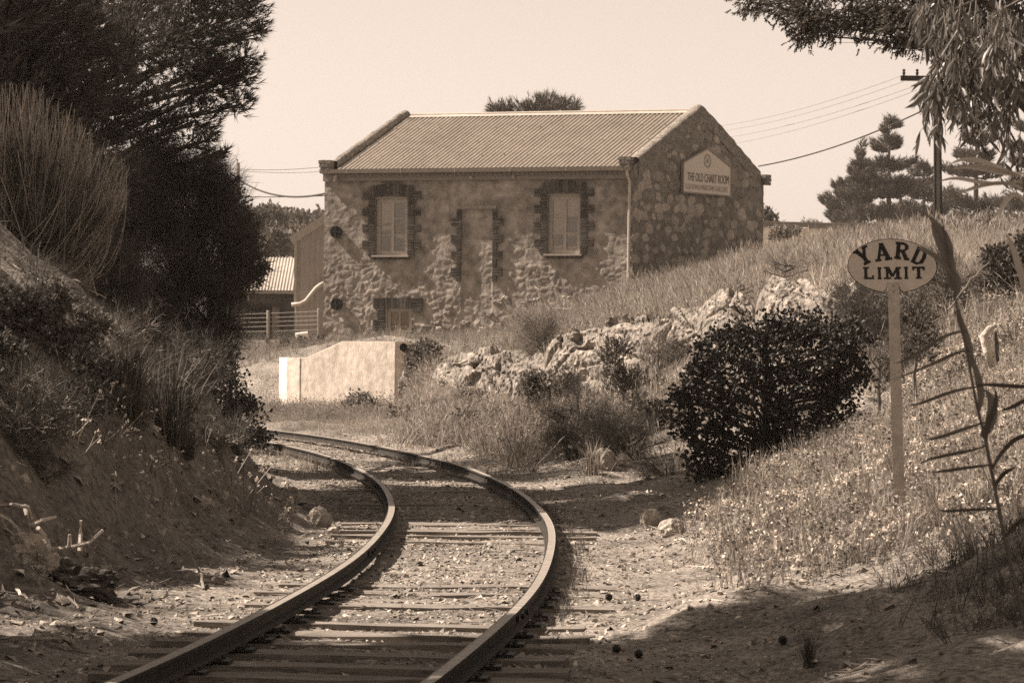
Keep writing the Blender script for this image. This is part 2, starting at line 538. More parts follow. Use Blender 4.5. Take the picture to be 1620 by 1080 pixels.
# a thin summer haze over the whole place
hz = MB(); hz.box((0, 0, 18.5), (900, 900, 43))
hm = bpy.data.materials.new('haze'); hm.use_nodes = True
hm.node_tree.nodes.clear()
ho = hm.node_tree.nodes.new('ShaderNodeOutputMaterial'); hv = hm.node_tree.nodes.new('ShaderNodeVolumePrincipled')
hv.inputs['Color'].default_value = (.93, .83, .74, 1); hv.inputs['Density'].default_value = .00026; hv.inputs['Anisotropy'].default_value = .2
hm.node_tree.links.new(hv.outputs[0], ho.inputs['Volume'])
obj('haze', hz, hm, kind='stuff')
S.cycles.volume_bounces = 0
# ---------------------------------------------------------------- railway track
def rail_section():
    w, h = .031, .096      # half head width, height
    return np.array([(-.055, 0), (.055, 0), (.055, .010), (.009, .022), (.009, .072), (w, .080), (w, .101), (w - .004, h), (-w + .004, h), (-w, .101), (-w, .080), (-.009, .072), (-.009, .022), (-.055, .010)])
TZ = .030                 # rail foot level
tx, ty = track(0, 0)
trk = thing('railway_track', 'rusty broad railway track of two rails on old timber sleepers curving left through the cutting', 'railway track', (tx, ty, 0))
sec = rail_section()
ts = np.arange(-22, 66, .5)
for sgn in (-1, 1):
    k = len(sec)
    V = []
    for t in ts:
        wob = .004 * math.sin(t * .9 + sgn)
        for (a, b) in sec:
            x, y = track(t, sgn * HG + a + wob)
            V.append((x, y, TZ + b + .004 * math.sin(t * .5 + sgn)))
    V = np.array(V)
    i = np.arange(len(ts) - 1)[:, None] * k; j = np.arange(k)[None]; j2 = (j + 1) % k
    q = np.stack([i + j, i + j2, i + k + j2, i + k + j], -1).reshape(-1, 4)
    caps = [np.array([list(range(k))[::-1]]), np.array([[(len(ts) - 1) * k + a for a in range(k)]])]
    r = obj('rail', (V, [q] + caps), M['rail'], trk)
    r.data.materials.append(M['railhead'])
    mi = np.zeros(len(r.data.polygons), np.int32)
    mi[:len(q)] = np.tile(np.isin(np.arange(k), (6, 7, 8)), len(ts) - 1).astype(np.int32)
    r.data.polygons.foreach_set('material_index', mi)

def sleeper_mesh():
    mb = MB()
    n = 7
    xs_ = np.linspace(-1.17, 1.17, n) + rng.uniform(-.05, .05, n)
    w = .11 + rng.uniform(-.02, .01)
    V = []
    for x in xs_:
        for (a, b) in ((-w, -.16), (w, -.16), (w, 0), (w * .3, 0), (-w * .2, 0), (-w, 0)):
            drop = rng.uniform(-.014, .006) if b == 0 else 0
            V.append((x, a + rng.uniform(-.012, .012), b + drop))
    k = 6
    i = np.arange(n - 1)[:, None] * k; j = np.arange(k)[None]; j2 = (j + 1) % k
    q = np.stack([i + j, i + j2, i + k + j2, i + k + j], -1).reshape(-1, 4)
    return make_mesh('sleeper', np.array(V), [q, np.array([list(range(k))[::-1]]), np.array([[(n - 1) * k + a for a in range(k)]])])
slm = [sleeper_mesh() for _ in range(6)]
for m_ in slm: m_.materials.append(M['sleeper'])
pm = MB()
pm.box((0, 0, .006), (.26, .15, .014))
for a in (-.10, .10):
    for b in (-.05, .05):
        pm.tube([(a * .8, b, .010), (a * .8, b, .028)], [.014, .012], 6)
plate_me = pm.mesh('base_plate'); plate_me.materials.append(M['iron'])
t = -17.0
while t < 60:
    x, y = track(t, rng.uniform(-.06, .06))
    rz = math.atan2(y - TC[1], x - TC[0]) + rng.uniform(-.02, .02)
    near = y < 18.4
    up = rng.uniform(-.012, .020) if near else rng.uniform(-.055, .0) if y < 30 else rng.uniform(-.07, -.012)
    place('sleeper', slm[rng.integers(6)], trk, (x, y, up), (rng.uniform(-.02, .02), 0, rz))
    if y < 22:
        for sgn in (-1, 1):
            px_, py_ = track(t, sgn * HG)
            place('base_plate', plate_me, trk, (px_, py_, max(up, -.01) + .003), (0, 0, rz))
    t += .64 + rng.uniform(-.05, .05)
# joint bars with bolts
for (t0, sgn) in ((-7.6, 1), (16.2, 1), (-2.0, -1), (9.5, -1)):
    for side in (-1, 1):
        mb = MB()
        for q_ in range(2):
            ta, tb = t0 - .3 + q_ * .3, t0 + q_ * .3
            for (zc, th, hh) in ((.047, .014, .044),):
                xa, ya = track((ta + tb) / 2, sgn * HG + side * .020)
                d = track_dir((ta + tb) / 2)
                nrm = np.array((d[1], -d[0], 0))
                mb.box((xa, ya, TZ + zc), (.299, th, hh), [d, nrm, (0, 0, 1)])
            xb, yb = track((ta + tb) / 2, sgn * HG + side * .038)
            mb.tube([(xb - nrm[0] * .012, yb - nrm[1] * .012, TZ + zc), (xb + nrm[0] * .012, yb + nrm[1] * .012, TZ + zc)], .018, 6)
        obj('joint_bar', mb, M['iron'], trk)

# ---------------------------------------------------------------- ballast stones
def stone_tmpl(n=8):
    out = []
    for _ in range(n):
        v = np.array([(1, 0, 0), (-1, 0, 0), (0, 1, 0), (0, -1, 0), (0, 0, 1), (0, 0, -1)], float)
        v = v * rng.uniform(.6, 1.2, v.shape) * np.array((1, .8, .6)) + rng.uniform(-.25, .25, v.shape)
        v = v[:5]; v[:4, 2] -= .25
        f = np.array([(0, 2, 4), (2, 1, 4), (1, 3, 4), (3, 0, 4)])
        out.append((v, f))
    return out
ST = stone_tmpl()
def strew(name, n, trange, sfun, size, mat_, zoff=0.0, tmpl=ST, tilt=.7, pw=1.0):
    tt = trange[0] + (trange[1] - trange[0]) * rng.random(n) ** pw
    sv = sfun(n)
    x, y = track(tt, sv)
    z = gz(x, y) + zoff
    v, f = scatter(tmpl, np.c_[x, y, z], up_frames(n, tilt), size(n))
    return obj(name, (v, f), mat_, kind='stuff')
def s_ballast(n):
    s = rng.normal(0, 1.15, n)
    s = s * (np.abs(s) > .0)
    rail = np.abs(np.abs(s) - HG) < .09
    s[rail] += np.sign(s[rail]) * .16
    return s
strew('ballast', 62000, (-15, 34), s_ballast, lambda n: np.clip(rng.gamma(2.2, .0056, n), .005, .045), M['ballast'], .0, pw=1.35)
strew('shoulder_gravel', 20000, (-15, 30), lambda n: rng.uniform(-2.6, 2.9, n), lambda n: np.clip(rng.gamma(1.5, .0085, n), .005, .05), M['ballast'], .0, pw=1.3)

# chips, twigs and dry leaf litter beside the track
def litter_tmpl():
    out = []
    for _ in range(6):
        L = rng.uniform(.6, 1.6); c = rng.uniform(-.3, .3); w = rng.uniform(.03, .09)
        v = np.array([(-L, 0, .02), (0, c - w, .06), (L, c * .2, .03), (0, c + w, .07)])
        out.append((v[:, [0, 1, 2]], np.array([(0, 1, 2), (0, 2, 3)])))
    return out
LT = litter_tmpl()
strew('leaf_litter', 24000, (-16, 30), lambda n: rng.uniform(-3.6, 5.0, n), lambda n: rng.uniform(.015, .10, n), M['straw'], .010, LT, .15, 1.2)

# ---------------------------------------------------------------- the stone building
TH, PHI = math.radians(20), math.radians(34)
U = np.array((math.cos(TH), -math.sin(TH), 0))      # along the long front wall, to the right
NI = np.array((math.sin(TH), math.cos(TH), 0))      # into the building from the front wall
G = np.array((math.sin(PHI), math.cos(PHI), 0))     # along the gable wall, away from the camera
NG = np.array((math.cos(PHI), -math.sin(PHI), 0))   # out of the gable wall
Zv = np.array((0, 0, 1.0))
CO = P(1002, 268, 97.0); CO[2] = 0                  # front right corner, on the plan
LW, GW = 10.3, 8.1
ZB = 1.5                                            # foot of the walls
def on_plane(px, py, o, n):
    r = ray(px, py); c = np.array((0, 0, CAMZ))
    return c + r * (np.dot(o - c, n) / np.dot(r, n))
def fw(px, py):
    """pixel -> (metres along the front wall from its left end, height)"""
    p = on_plane(px, py, CO, NI)
    return np.array((np.dot(p - CO, U) + LW, p[2]))
def F3(a, z, out=0.0):
    """front wall place: a along, z up, out = proud of the wall"""
    return CO + U * (a - LW) - NI * out + Zv * z
def gw(px, py):
    p = on_plane(px, py, CO, NG)
    return np.array((np.dot(p - CO, G), p[2]))
def G3(a, z, out=0.0):
    return CO + G * a + NG * out + Zv * z
EZ = fw(760, 285)[1]                                # top of the visible masonry
APEX = gw(1112, 172)
EAVE = CO[2] + gw(1003, 262)[1]
bld = thing('stone_building', 'two storey rubble stone building with corrugated iron roof, brick trimmed windows and stone gable', 'building', F3(LW / 2, ZB))
AXF = [U, NI, Zv]
AXG = [G, NG, Zv]
print('EZ', EZ, 'APEX', APEX, 'EAVE', EAVE, 'left', fw(513, 400), 'base', fw(560, 545))

# openings of the front wall, from the photograph
def rect(x0, y0, x1, y1):
    a0, zt = fw(x0, y0); a1, zb = fw(x1, y1)
    return a0, zb, a1, zt
W1 = rect(595, 314, 645, 404)
W2 = rect(867, 309, 918, 402)
W3 = rect(612, 487, 650, 546)
OPEN = [W1, W2, W3]
DOOR = rect(731, 327, 778, 520)
# front wall: rough rendered rubble, modelled relief
da = .036
aa = np.arange(0, LW + .001, da); za = np.arange(ZB - .3, EZ + .35, da)
aa = np.r_[aa, LW] if aa[-1] < LW - .005 else aa
A_, Z_ = np.meshgrid(aa, za)
p3 = np.stack([A_, Z_, np.zeros_like(A_)], -1)
warp = p3 + .12 * np.stack([vnoise(p3 * 3, 5), vnoise(p3 * 3, 6), 0 * A_], -1)
def cells(p, size, seed):
    """distance to the nearest and second nearest jittered cell centre, and the cell's own random value"""
    q = p[..., :2] / np.asarray(size)
    ib = np.floor(q).astype(np.int64)
    d1 = np.full(q.shape[:-1], 9.0); d2 = d1.copy(); idr = np.zeros_like(d1)
    for i in (-1, 0, 1):
        for j in (-1, 0, 1):
            cx, cy = ib[..., 0] + i, ib[..., 1] + j
            jx = .5 + .42 * _hash(cx, cy, cx * 0, seed); jy = .5 + .42 * _hash(cx, cy, cx * 0, seed + 1)
            d = np.hypot(q[..., 0] - cx - jx, q[..., 1] - cy - jy)
            cl = d < d1
            d2 = np.where(cl, d1, np.minimum(d2, d)); idr = np.where(cl, _hash(cx, cy, cx * 0, seed + 2), idr); d1 = np.where(cl, d, d1)
    return d1, d2, idr
d1, d2, idr = cells(warp, (.27, .18), 31)
edge = np.clip((d2 - d1) / .35, 0, 1)
lower = sstep(EZ - 1.6, EZ - 3.2, Z_)
relief = (.007 + .007 * lower) * edge * (1 + .8 * idr) + (.006 + .005 * lower) * fbm(warp * 4.5, 3, 8, .6) + (.0045 + .0075 * lower) * fbm(warp * 12, 3, 12, .6)
inside = (A_ > DOOR[0]) & (A_ < DOOR[2]) & (Z_ < DOOR[3])
relief = np.where(inside, relief * .8 - .03, relief)
V = (F3(0, 0)[None, None] + A_[..., None] * U + Z_[..., None] * Zv - relief[..., None] * NI)
nx, ny = A_.shape[1], A_.shape[0]
i = (np.arange(ny - 1)[:, None] * nx + np.arange(nx - 1)[None])
ca, cz = A_[:-1, :-1] + da / 2, Z_[:-1, :-1] + da / 2
keep = np.ones(ca.shape, bool)
for (a0, z0, a1, z1) in OPEN:
    keep &= ~((ca > a0) & (ca < a1) & (cz > z0) & (cz < z1))
ii = i[keep]
obj('front_wall', (V.reshape(-1, 3), np.c_[ii, ii + 1, ii + nx + 1, ii + nx]), M['render'], bld, smooth=True)
# gable wall: mortar bed with stones set proud
ga = np.arange(0, GW + .001, .06)
def gtop(a):
    h = np.where(a < APEX[0], EAVE + (APEX[1] - EAVE) * a / APEX[0], EAVE + (APEX[1] - EAVE) * (GW - a) / (GW - APEX[0]))
    return h
def gable_sheet(out, nm, flip=False, thick=.0):
    nz = 90
    fr = np.linspace(0, 1, nz)
    A2, R2 = np.meshgrid(ga, fr)
    Z2 = (ZB - .3) + R2 * (gtop(A2) - ZB + .3)
    rel = .02 * fbm(np.stack([A2, Z2, 0 * A2], -1) * 5, 4, 41)
    V = CO + A2[..., None] * G + Z2[..., None] * Zv + (rel + out)[..., None] * NG
    n_ = len(ga)
    q = (np.arange(nz - 1)[:, None] * n_ + np.arange(n_ - 1)[None]).reshape(-1)
    return V.reshape(-1, 3), np.c_[q, q + 1, q + n_ + 1, q + n_]
v_, q_ = gable_sheet(0.0, 'gable_wall')
obj('gable_wall', (v_, q_), M['mortar'], bld, smooth=True)
# left end wall and back wall (plain, out of sight)
bk = MB()
lo = F3(0, 0)
apl = lo + G * APEX[0]
for (a, b) in ((lo, lo + G * GW), (lo + G * GW, CO + G * GW)):
    bk.add([a + Zv * (ZB - .3), b + Zv * (ZB - .3), b + Zv * EAVE, a + Zv * EAVE], [(0, 1, 2, 3)])
bk.add([lo + Zv * EAVE, lo + G * GW + Zv * EAVE, apl + Zv * APEX[1]], None, [(0, 1, 2)])
obj('rear_wall', bk, M['mortar'], bld)

def stone_mesh(seed, pointy=.25):
    """a flattened field stone, about 1 wide, .8 high, set into the wall (y = out)"""
    r = np.random.default_rng(seed)
    k = 8
    th = np.arange(k) * 2 * np.pi / k + r.uniform(-.3, .3, k)
    rad = .5 * (1 + r.uniform(-pointy, .10, k)) / np.maximum(np.abs(np.cos(th)), np.abs(np.sin(th))) ** .7
    ring = np.c_[rad * np.cos(th), np.zeros(k), rad * .8 * np.sin(th)]
    v = [ring + (0, -.05, 0), ring * (.96, 1, .96) + (0, .07, 0) + np.c_[0 * th, r.uniform(-.02, .02, k), 0 * th], ring * .6 + (0, .13, 0) + np.c_[0 * th, r.uniform(-.03, .03, k), 0 * th], np.array([(0, .14, 0)])]
    V = np.vstack(v)
    q = []
    for lv in (0, 1):
        for a in range(k):
            b = (a + 1) % k
            q.append((lv * k + a, lv * k + b, (lv + 1) * k + b, (lv + 1) * k + a))
    t = [(2 * k + a, 2 * k + (a + 1) % k, 3 * k) for a in range(k)]
    me = make_mesh('stone', V, [np.array(q), np.array(t)], False)
    return me
SM = []
tones = [M['stone'], mat('stone_dark', .18, .3, 2.2, .92, bump=.02, bscale=20, spots=.25, sscale=16), mat('stone_pale', .31, .25, 2.2, .92, bump=.02, bscale=20, spots=.2, sscale=16)]
for sd in range(15):
    me = stone_mesh(sd); me.materials.append(tones[(0, 0, 1, 1, 2)[sd % 5]]); SM.append(me)
rzg = math.atan2(G[1], G[0]); rzf = math.atan2(U[1], U[0])
n_st = 0
spots_ = []
row = 0
zrow = ZB + 1.6
while zrow < APEX[1] - .35:
    a = .25 + (row % 2) * .2
    while a < GW - .15:
        aj, zj = a + rng.uniform(-.10, .10), zrow + rng.uniform(-.07, .07)
        if zj < gtop(aj) - .32 and rng.random() < .86:
            spots_.append((aj, zj))
        a += rng.uniform(.36, .58)
    zrow += .33; row += 1
rng.shuffle(spots_)
for (aj, zj) in spots_[:262]:
    sc = rng.uniform(.24, .58)
    me = SM[rng.integers(len(SM))]
    o = place('stone', me, bld, G3(aj, zj, .0), (rng.uniform(-.05, .05), rng.uniform(-.5, .5), rzg + math.pi), (sc * 1.08, .22, sc * rng.uniform(.7, 1.0)))
    n_st += 1
# a few bare field stones low in the front wall
for _ in range(38):
    a, z = fw(rng.uniform(690, 990), rng.uniform(470, 528))
    if z < ZB + .2: continue
    sc = rng.uniform(.22, .42)
    place('stone', SM[rng.integers(len(SM))], bld, F3(a, z, .015), (0, rng.uniform(-.2, .2), rzf + math.pi), (sc, .35, sc * .62))

# roof
ridge_a = APEX[0]
RT = .06
def roof_slope(side):
    """side 0 = front slope, 1 = rear"""
    wav = .15; n_ = int(LW / wav * 8)
    a = np.linspace(.30, LW - .30, n_)
    h = .030 * np.sin(a / wav * 2 * np.pi)
    pitch_up = np.array((-(APEX[1] - EAVE), APEX[0]));  # normal in (g,z)
    pn = pitch_up / np.linalg.norm(pitch_up)
    ez0 = EAVE - .12
    rz0 = APEX[1] - .08
    V = []
    if side == 0:
        prof = [(-.26, ez0 - .26 * (rz0 - ez0) / ridge_a), (0, ez0), (ridge_a * .5, (ez0 + rz0) / 2), (ridge_a, rz0)]
    else:
        prof = [(GW + .2, ez0 - .2 * (rz0 - ez0) / (GW - ridge_a)), (GW, ez0), (ridge_a, rz0)]; pn = pn * (-1, 1)
    for (g, z) in prof:
        V.append(lo + a[:, None] * U + (g + h * pn[0])[:, None] * G + (z + h * pn[1])[:, None] * Zv)
    V = np.vstack(V)
    m = len(prof)
    q = (np.arange(m - 1)[:, None] * n_ + np.arange(n_ - 1)[None]).reshape(-1)
    return V, np.c_[q, q + 1, q + n_ + 1, q + n_], prof
for sd in (0, 1):
    v_, q_, prof = roof_slope(sd)
    rf = obj('roof', (v_, q_), M['roof'], bld, smooth=True)
    if sd == 0:
        roof_front, fprof = rf, prof
sc_ = MB()
for rr in (.07, .30, .53, .76, .93):
    for a in np.arange(.5, LW - .4, .381):
        g = -.26 + (ridge_a + .26) * rr; z = fprof[0][1] + (fprof[3][1] - fprof[0][1]) * rr
        sc_.box(lo + U * a + G * g + Zv * (z + .034), (.03, .03, .025))
obj('roof_screws', sc_, M['gutter'], roof_front, kind='stuff')
rc = MB()
rz0 = APEX[1] - .08
for sg in (-1, 1):
    pa = lo + U * .28 + G * ridge_a + Zv * (rz0 + .045); pb = lo + U * (LW - .28) + G * ridge_a + Zv * (rz0 + .045)
    off = G * (.19 * sg) - Zv * .10
    rc.add([pa, pb, pb + off, pa + off], [(0, 1, 2, 3)])
rc.tube([lo + U * .28 + G * ridge_a + Zv * (rz0 + .05), lo + U * (LW - .28) + G * ridge_a + Zv * (rz0 + .05)], .035, 8)
obj('ridge_cap', rc, M['roof'], bld)
# parapet copings on the two gables
def coping(at, out0, width):
    """rough stone band along the rake; at = base point of the gable on the plan"""
    mb = MB()
    n_ = 60
    for (g0, z0, g1, z1) in ((0.28, EAVE + .28 * (APEX[1] - EAVE) / APEX[0], APEX[0], APEX[1]), (GW - .25, EAVE + .25 * (APEX[1] - EAVE) / (GW - APEX[0]), APEX[0], APEX[1])):
        k = np.linspace(0, 1, n_)
        base = at + (g0 + (g1 - g0) * k)[:, None] * G + (z0 + (z1 - z0) * k)[:, None] * Zv
        V = []
        offs = [(0, -.42), (0, .08), (.3, .13), (.7, .13), (1, .08), (1, -.42)]
        for (w, h) in offs:
            jit = .028 * fbm(base * 3 + w * 5, 3, 77)[:, None]
            V.append(base + U * (out0 + width * w) + Zv * h + jit * (Zv + .4 * U))
        V = np.stack(V, 1).reshape(-1, 3)
        m = len(offs)
        i_ = (np.arange(n_ - 1)[:, None] * m + np.arange(m - 1)[None]).reshape(-1)
        mb.add(V, np.c_[i_, i_ + 1, i_ + m + 1, i_ + m])
    return mb
obj('coping', coping(lo, -.03, .27), M['coping'], bld, smooth=True)
obj('coping', coping(CO, -.34, .37), M['coping'], bld, smooth=True)

# bricks
br = MB(); br.box((0, 0, 0), (.222, .10, .066)); br_v = np.vstack(br.v)
def brick_mesh(k):
    v = br_v + rng.uniform(-.005, .005, br_v.shape)
    me = make_mesh('brick', v, np.vstack(br.q)); me.materials.append(BT[k % 3]); return me
BT = [M['brick'], mat('brick_dark', .035, .4, 5, .9, bump=.006, bscale=50), mat('brick_warm', .07, .35, 5, .9, bump=.006, bscale=50)]
BM = [brick_mesh(k) for k in range(9)]
nb = 0
def brick(a, z, roll=0.0, sx=1.0, out=.012, sz=1.0, spots_front=True):
    global nb
    me = BM[rng.integers(9)]
    place('brick', me, bld, F3(a, z, out), (0, roll, rzf), (sx, 1, sz)); nb += 1
bed = MB()
beds = [bed]
def new_bed():
    global bed
    bed = MB(); beds.append(bed)
def bed_rect(a0, z0, a1, z1, out=.022):
    c = F3((a0 + a1) / 2, (z0 + z1) / 2, out - .08)
    bed.box(c, (a1 - a0, .16, z1 - z0), AXF)
CH = .086
def quoin(x_in, side, z0, z1, narrow, wide, pat=3, start=0):
    """toothed brick edge; x_in = the edge at the opening, side -1 grows to the left"""
    z, r = z1, start
    while z - CH > z0 - .03:
        wd = wide if (r // pat) % 2 == 0 else narrow
        n_ = max(1, round(wd / .235))
        if n_ == 2 and r % 2: parts_ = [.45, .55]
        else: parts_ = [1.0 / n_] * n_
        x = x_in
        for p_ in parts_:
            w = wd * p_
            brick(x + side * w / 2, z - CH / 2, 0, (w - .014) / .222, .034)
            x += side * w
        bed_rect(min(x_in, x_in + side * wd), z - CH, max(x_in, x_in + side * wd), z)
        z -= CH; r += 1
def arch(x0, x1, z0, rise, n_, h):
    c = (x0 + x1) / 2; half = (x1 - x0) / 2
    for k in range(n_):
        u = (k + .5) / n_ * 2 - 1
        zc = z0 + rise * (1 - u * u) + h / 2
        brick(c + u * half, zc, math.pi / 2 + u * .16, h / .222, .03, (2 * half / n_ - .012) / .066)
    bed_rect(x0, z0, x1, z0 + rise * .55 + h * .8, .018)
for (a0, z0, a1, z1), first in ((W1, True), (W2, False)):
    nw, wd = .235, .44
    new_bed()
    arch(a0 - .16, a1 + .16, z1 + .02, .07, 13, .36)
    quoin(a0, -1, z0 - .05, z1 + .22, nw, wd, 3, 0)
    quoin(a1, 1, z0 - .05, z1 + .22, nw, wd, 3, 0)
    for k in range(3):
        brick((a0 + a1) / 2 + (k - 2) * .0 + (-.13 if k % 2 else .12), z1 + .51 + CH * (k // 2), 0, 1.0, .03)
    for k in range(8):
        brick(a0 - .1 + (k + .5) * (a1 - a0 + .2) / 8, z0 - .085, math.pi / 2, .4, .05, 1.9)
new_bed()
quoin(DOOR[0], -1, DOOR[1] + 1.5, DOOR[3] - .10, .16, .34, 3, 3)
new_bed()
quoin(DOOR[2], 1, DOOR[1] + 1.5, DOOR[3] - .10, .16, .34, 3, 3)
# lower window: flat brick arch and jambs, the right hand jamb crumbling
a0, z0, a1, z1 = W3
new_bed()
arch(a0 - .05, a1 + .05, z1 + .0, .0, 9, .32)
quoin(a0 - .05, -1, z0 + .1, z1 + .33, .26, .40, 4, 0)
quoin(a1 + .05, 1, z1 - .10, z1 + .33, .30, .34, 4, 0)
for k in range(3):
    a, z = fw(838 + (k % 2) * 11, 477 + (k // 2) * 7); brick(a, z, 0, 1, .03)
for b_ in beds:
    if b_.v: obj('mortar_bed', b_, M['lime'], bld)
print('bricks', nb, 'stones', n_st)
ln = MB()
a_l, z_l = fw(722, 327); a_r, _ = fw(786, 327)
ln.box(F3((a_l + a_r) / 2, DOOR[3] - .02, .0), (a_r - a_l, .14, .11), AXF, .006)
obj('lintel', ln, M['lintel'], bld)

# gutter, fascia, downpipe, lamps
gt = MB()
oh = .30
gz_ = EZ + .24
sec_ = [(0, .13), (0, .0), (.10, .0), (.13, .05), (.13, .12), (.145, .13)]
V = []
for a in (-.05, LW + .02):
    for (o_, h_) in sec_:
        V.append(F3(a, gz_ + h_, oh - .10 + o_))
k = len(sec_)
gt.add(V, [(j, j + 1, k + j + 1, k + j) for j in range(k - 1)])
for a in np.arange(.9, LW, 1.83):
    gt.box(F3(a, gz_ + .06, oh + .035), (.03, .02, .13), AXF)
obj('gutter', gt, M['gutter'], bld)
fa = MB()
fa.box(F3(LW / 2, EZ + .115, .085), (LW, .13, .23), AXF)
fa.box(F3(LW / 2, EZ + .235, .10), (LW, .24, .02), AXF)
obj('fascia', fa, M['fascia'], bld)
dp = MB()
ad, _ = fw(997, 300)
zb_ = fw(997, 437)[1] - .7
dp.tube([F3(LW - .12, gz_ + .02, oh - .04), F3(LW - .12, gz_ - .10, oh - .04), F3(LW - .09, gz_ - .32, .10), F3(LW - .09, gz_ - .6, .09), F3(LW - .11, zb_, .09)], .045, 8)
for zc in (gz_ - .9, gz_ - 2.2, gz_ - 3.2):
    dp.box(F3(LW - .10, zc, .06), (.15, .09, .03), AXF)
obj('downpipe', dp, M['pipe'], bld, smooth=False)
for (px, py, dark) in ((536, 283, 1), (749, 281, 0), (816, 279, 0)):
    a, z = fw(px, py)
    mb = MB()
    if dark:
        mb.box(F3(a, z, .25), (.12, .14, .16), [U * .9 + Zv * .4, NI, Zv])
        mb.box(F3(a + .03, z + .06, .18), (.03, .10, .03), AXF)
    else:
        mb.tube([F3(a, z + .05, .17), F3(a, z + .02, .22), F3(a, z - .04, .25)], [.025, .03, .06], 8)
    obj('wall_lamp', mb, M['gutter' if dark else 'paint'], bld)
# round iron wall anchors
for (px, py) in ((533, 367), (534, 481)):
    a, z = fw(px, py)
    mb = MB()
    c = F3(a, z, .085)
    R_ = .185
    th = np.linspace(0, 2 * np.pi, 25)[:-1]
    ring = c + R_ * (np.cos(th)[:, None] * U + np.sin(th)[:, None] * Zv)
    mb.prism(ring[::-1], NI * .09)
    for ax1, ax2 in ((U, Zv), (Zv, U)):
        mb.box(c - NI * .03, (R_ * 1.96, .028, .06), [ax1, ax2, NI])
    mb.tube([c - NI * .0, c - NI * .09], .03, 8)
    rr = MB()
    w_ = obj('wall_anchor', mb, M['iron'], bld)
    rim = [c - NI * .02 + R_ * (math.cos(x) * U + math.sin(x) * Zv) for x in np.linspace(0, 2 * np.pi, 25)]
    mb2 = MB(); mb2.tube(rim, .018, 5, False)
    obj('rim', mb2, M['iron'], w_)

# kneelers: corbelled bricks under the feet of the copings
def kneeler(px, py, out_dir_a, base_fn, ax_rz, n_course=5):
    pass
KB = []
for _k in range(3):
    _m = make_mesh('brick', br_v + rng.uniform(-.004, .004, br_v.shape), np.vstack(br.q)); _m.materials.append(M['kneeler']); KB.append(_m)
for c_ in range(0):
    pass
for (a_c, fnc, wid) in ((.14, F3, .46), (LW - .17, F3, .46)):
    for c_ in range(3):
        wdt = wid - .05 * (3 - c_)
        for k in range(2):
            o = place('brick', KB[(k + c_) % 3], bld, fnc(a_c + (k - .5) * wdt / 2, EAVE - .03 + c_ * .115, .20 + .012 * c_), (0, 0, rzf), (wdt / 2 / .228, 3.2, 1.6))
for c_ in range(3):
    place('brick', KB[c_ % 3], bld, G3(GW - .02 + .02 * c_, EAVE - .16 + c_ * .115, .03), (0, 0, rzg), (1.7, 3.0, 1.6))

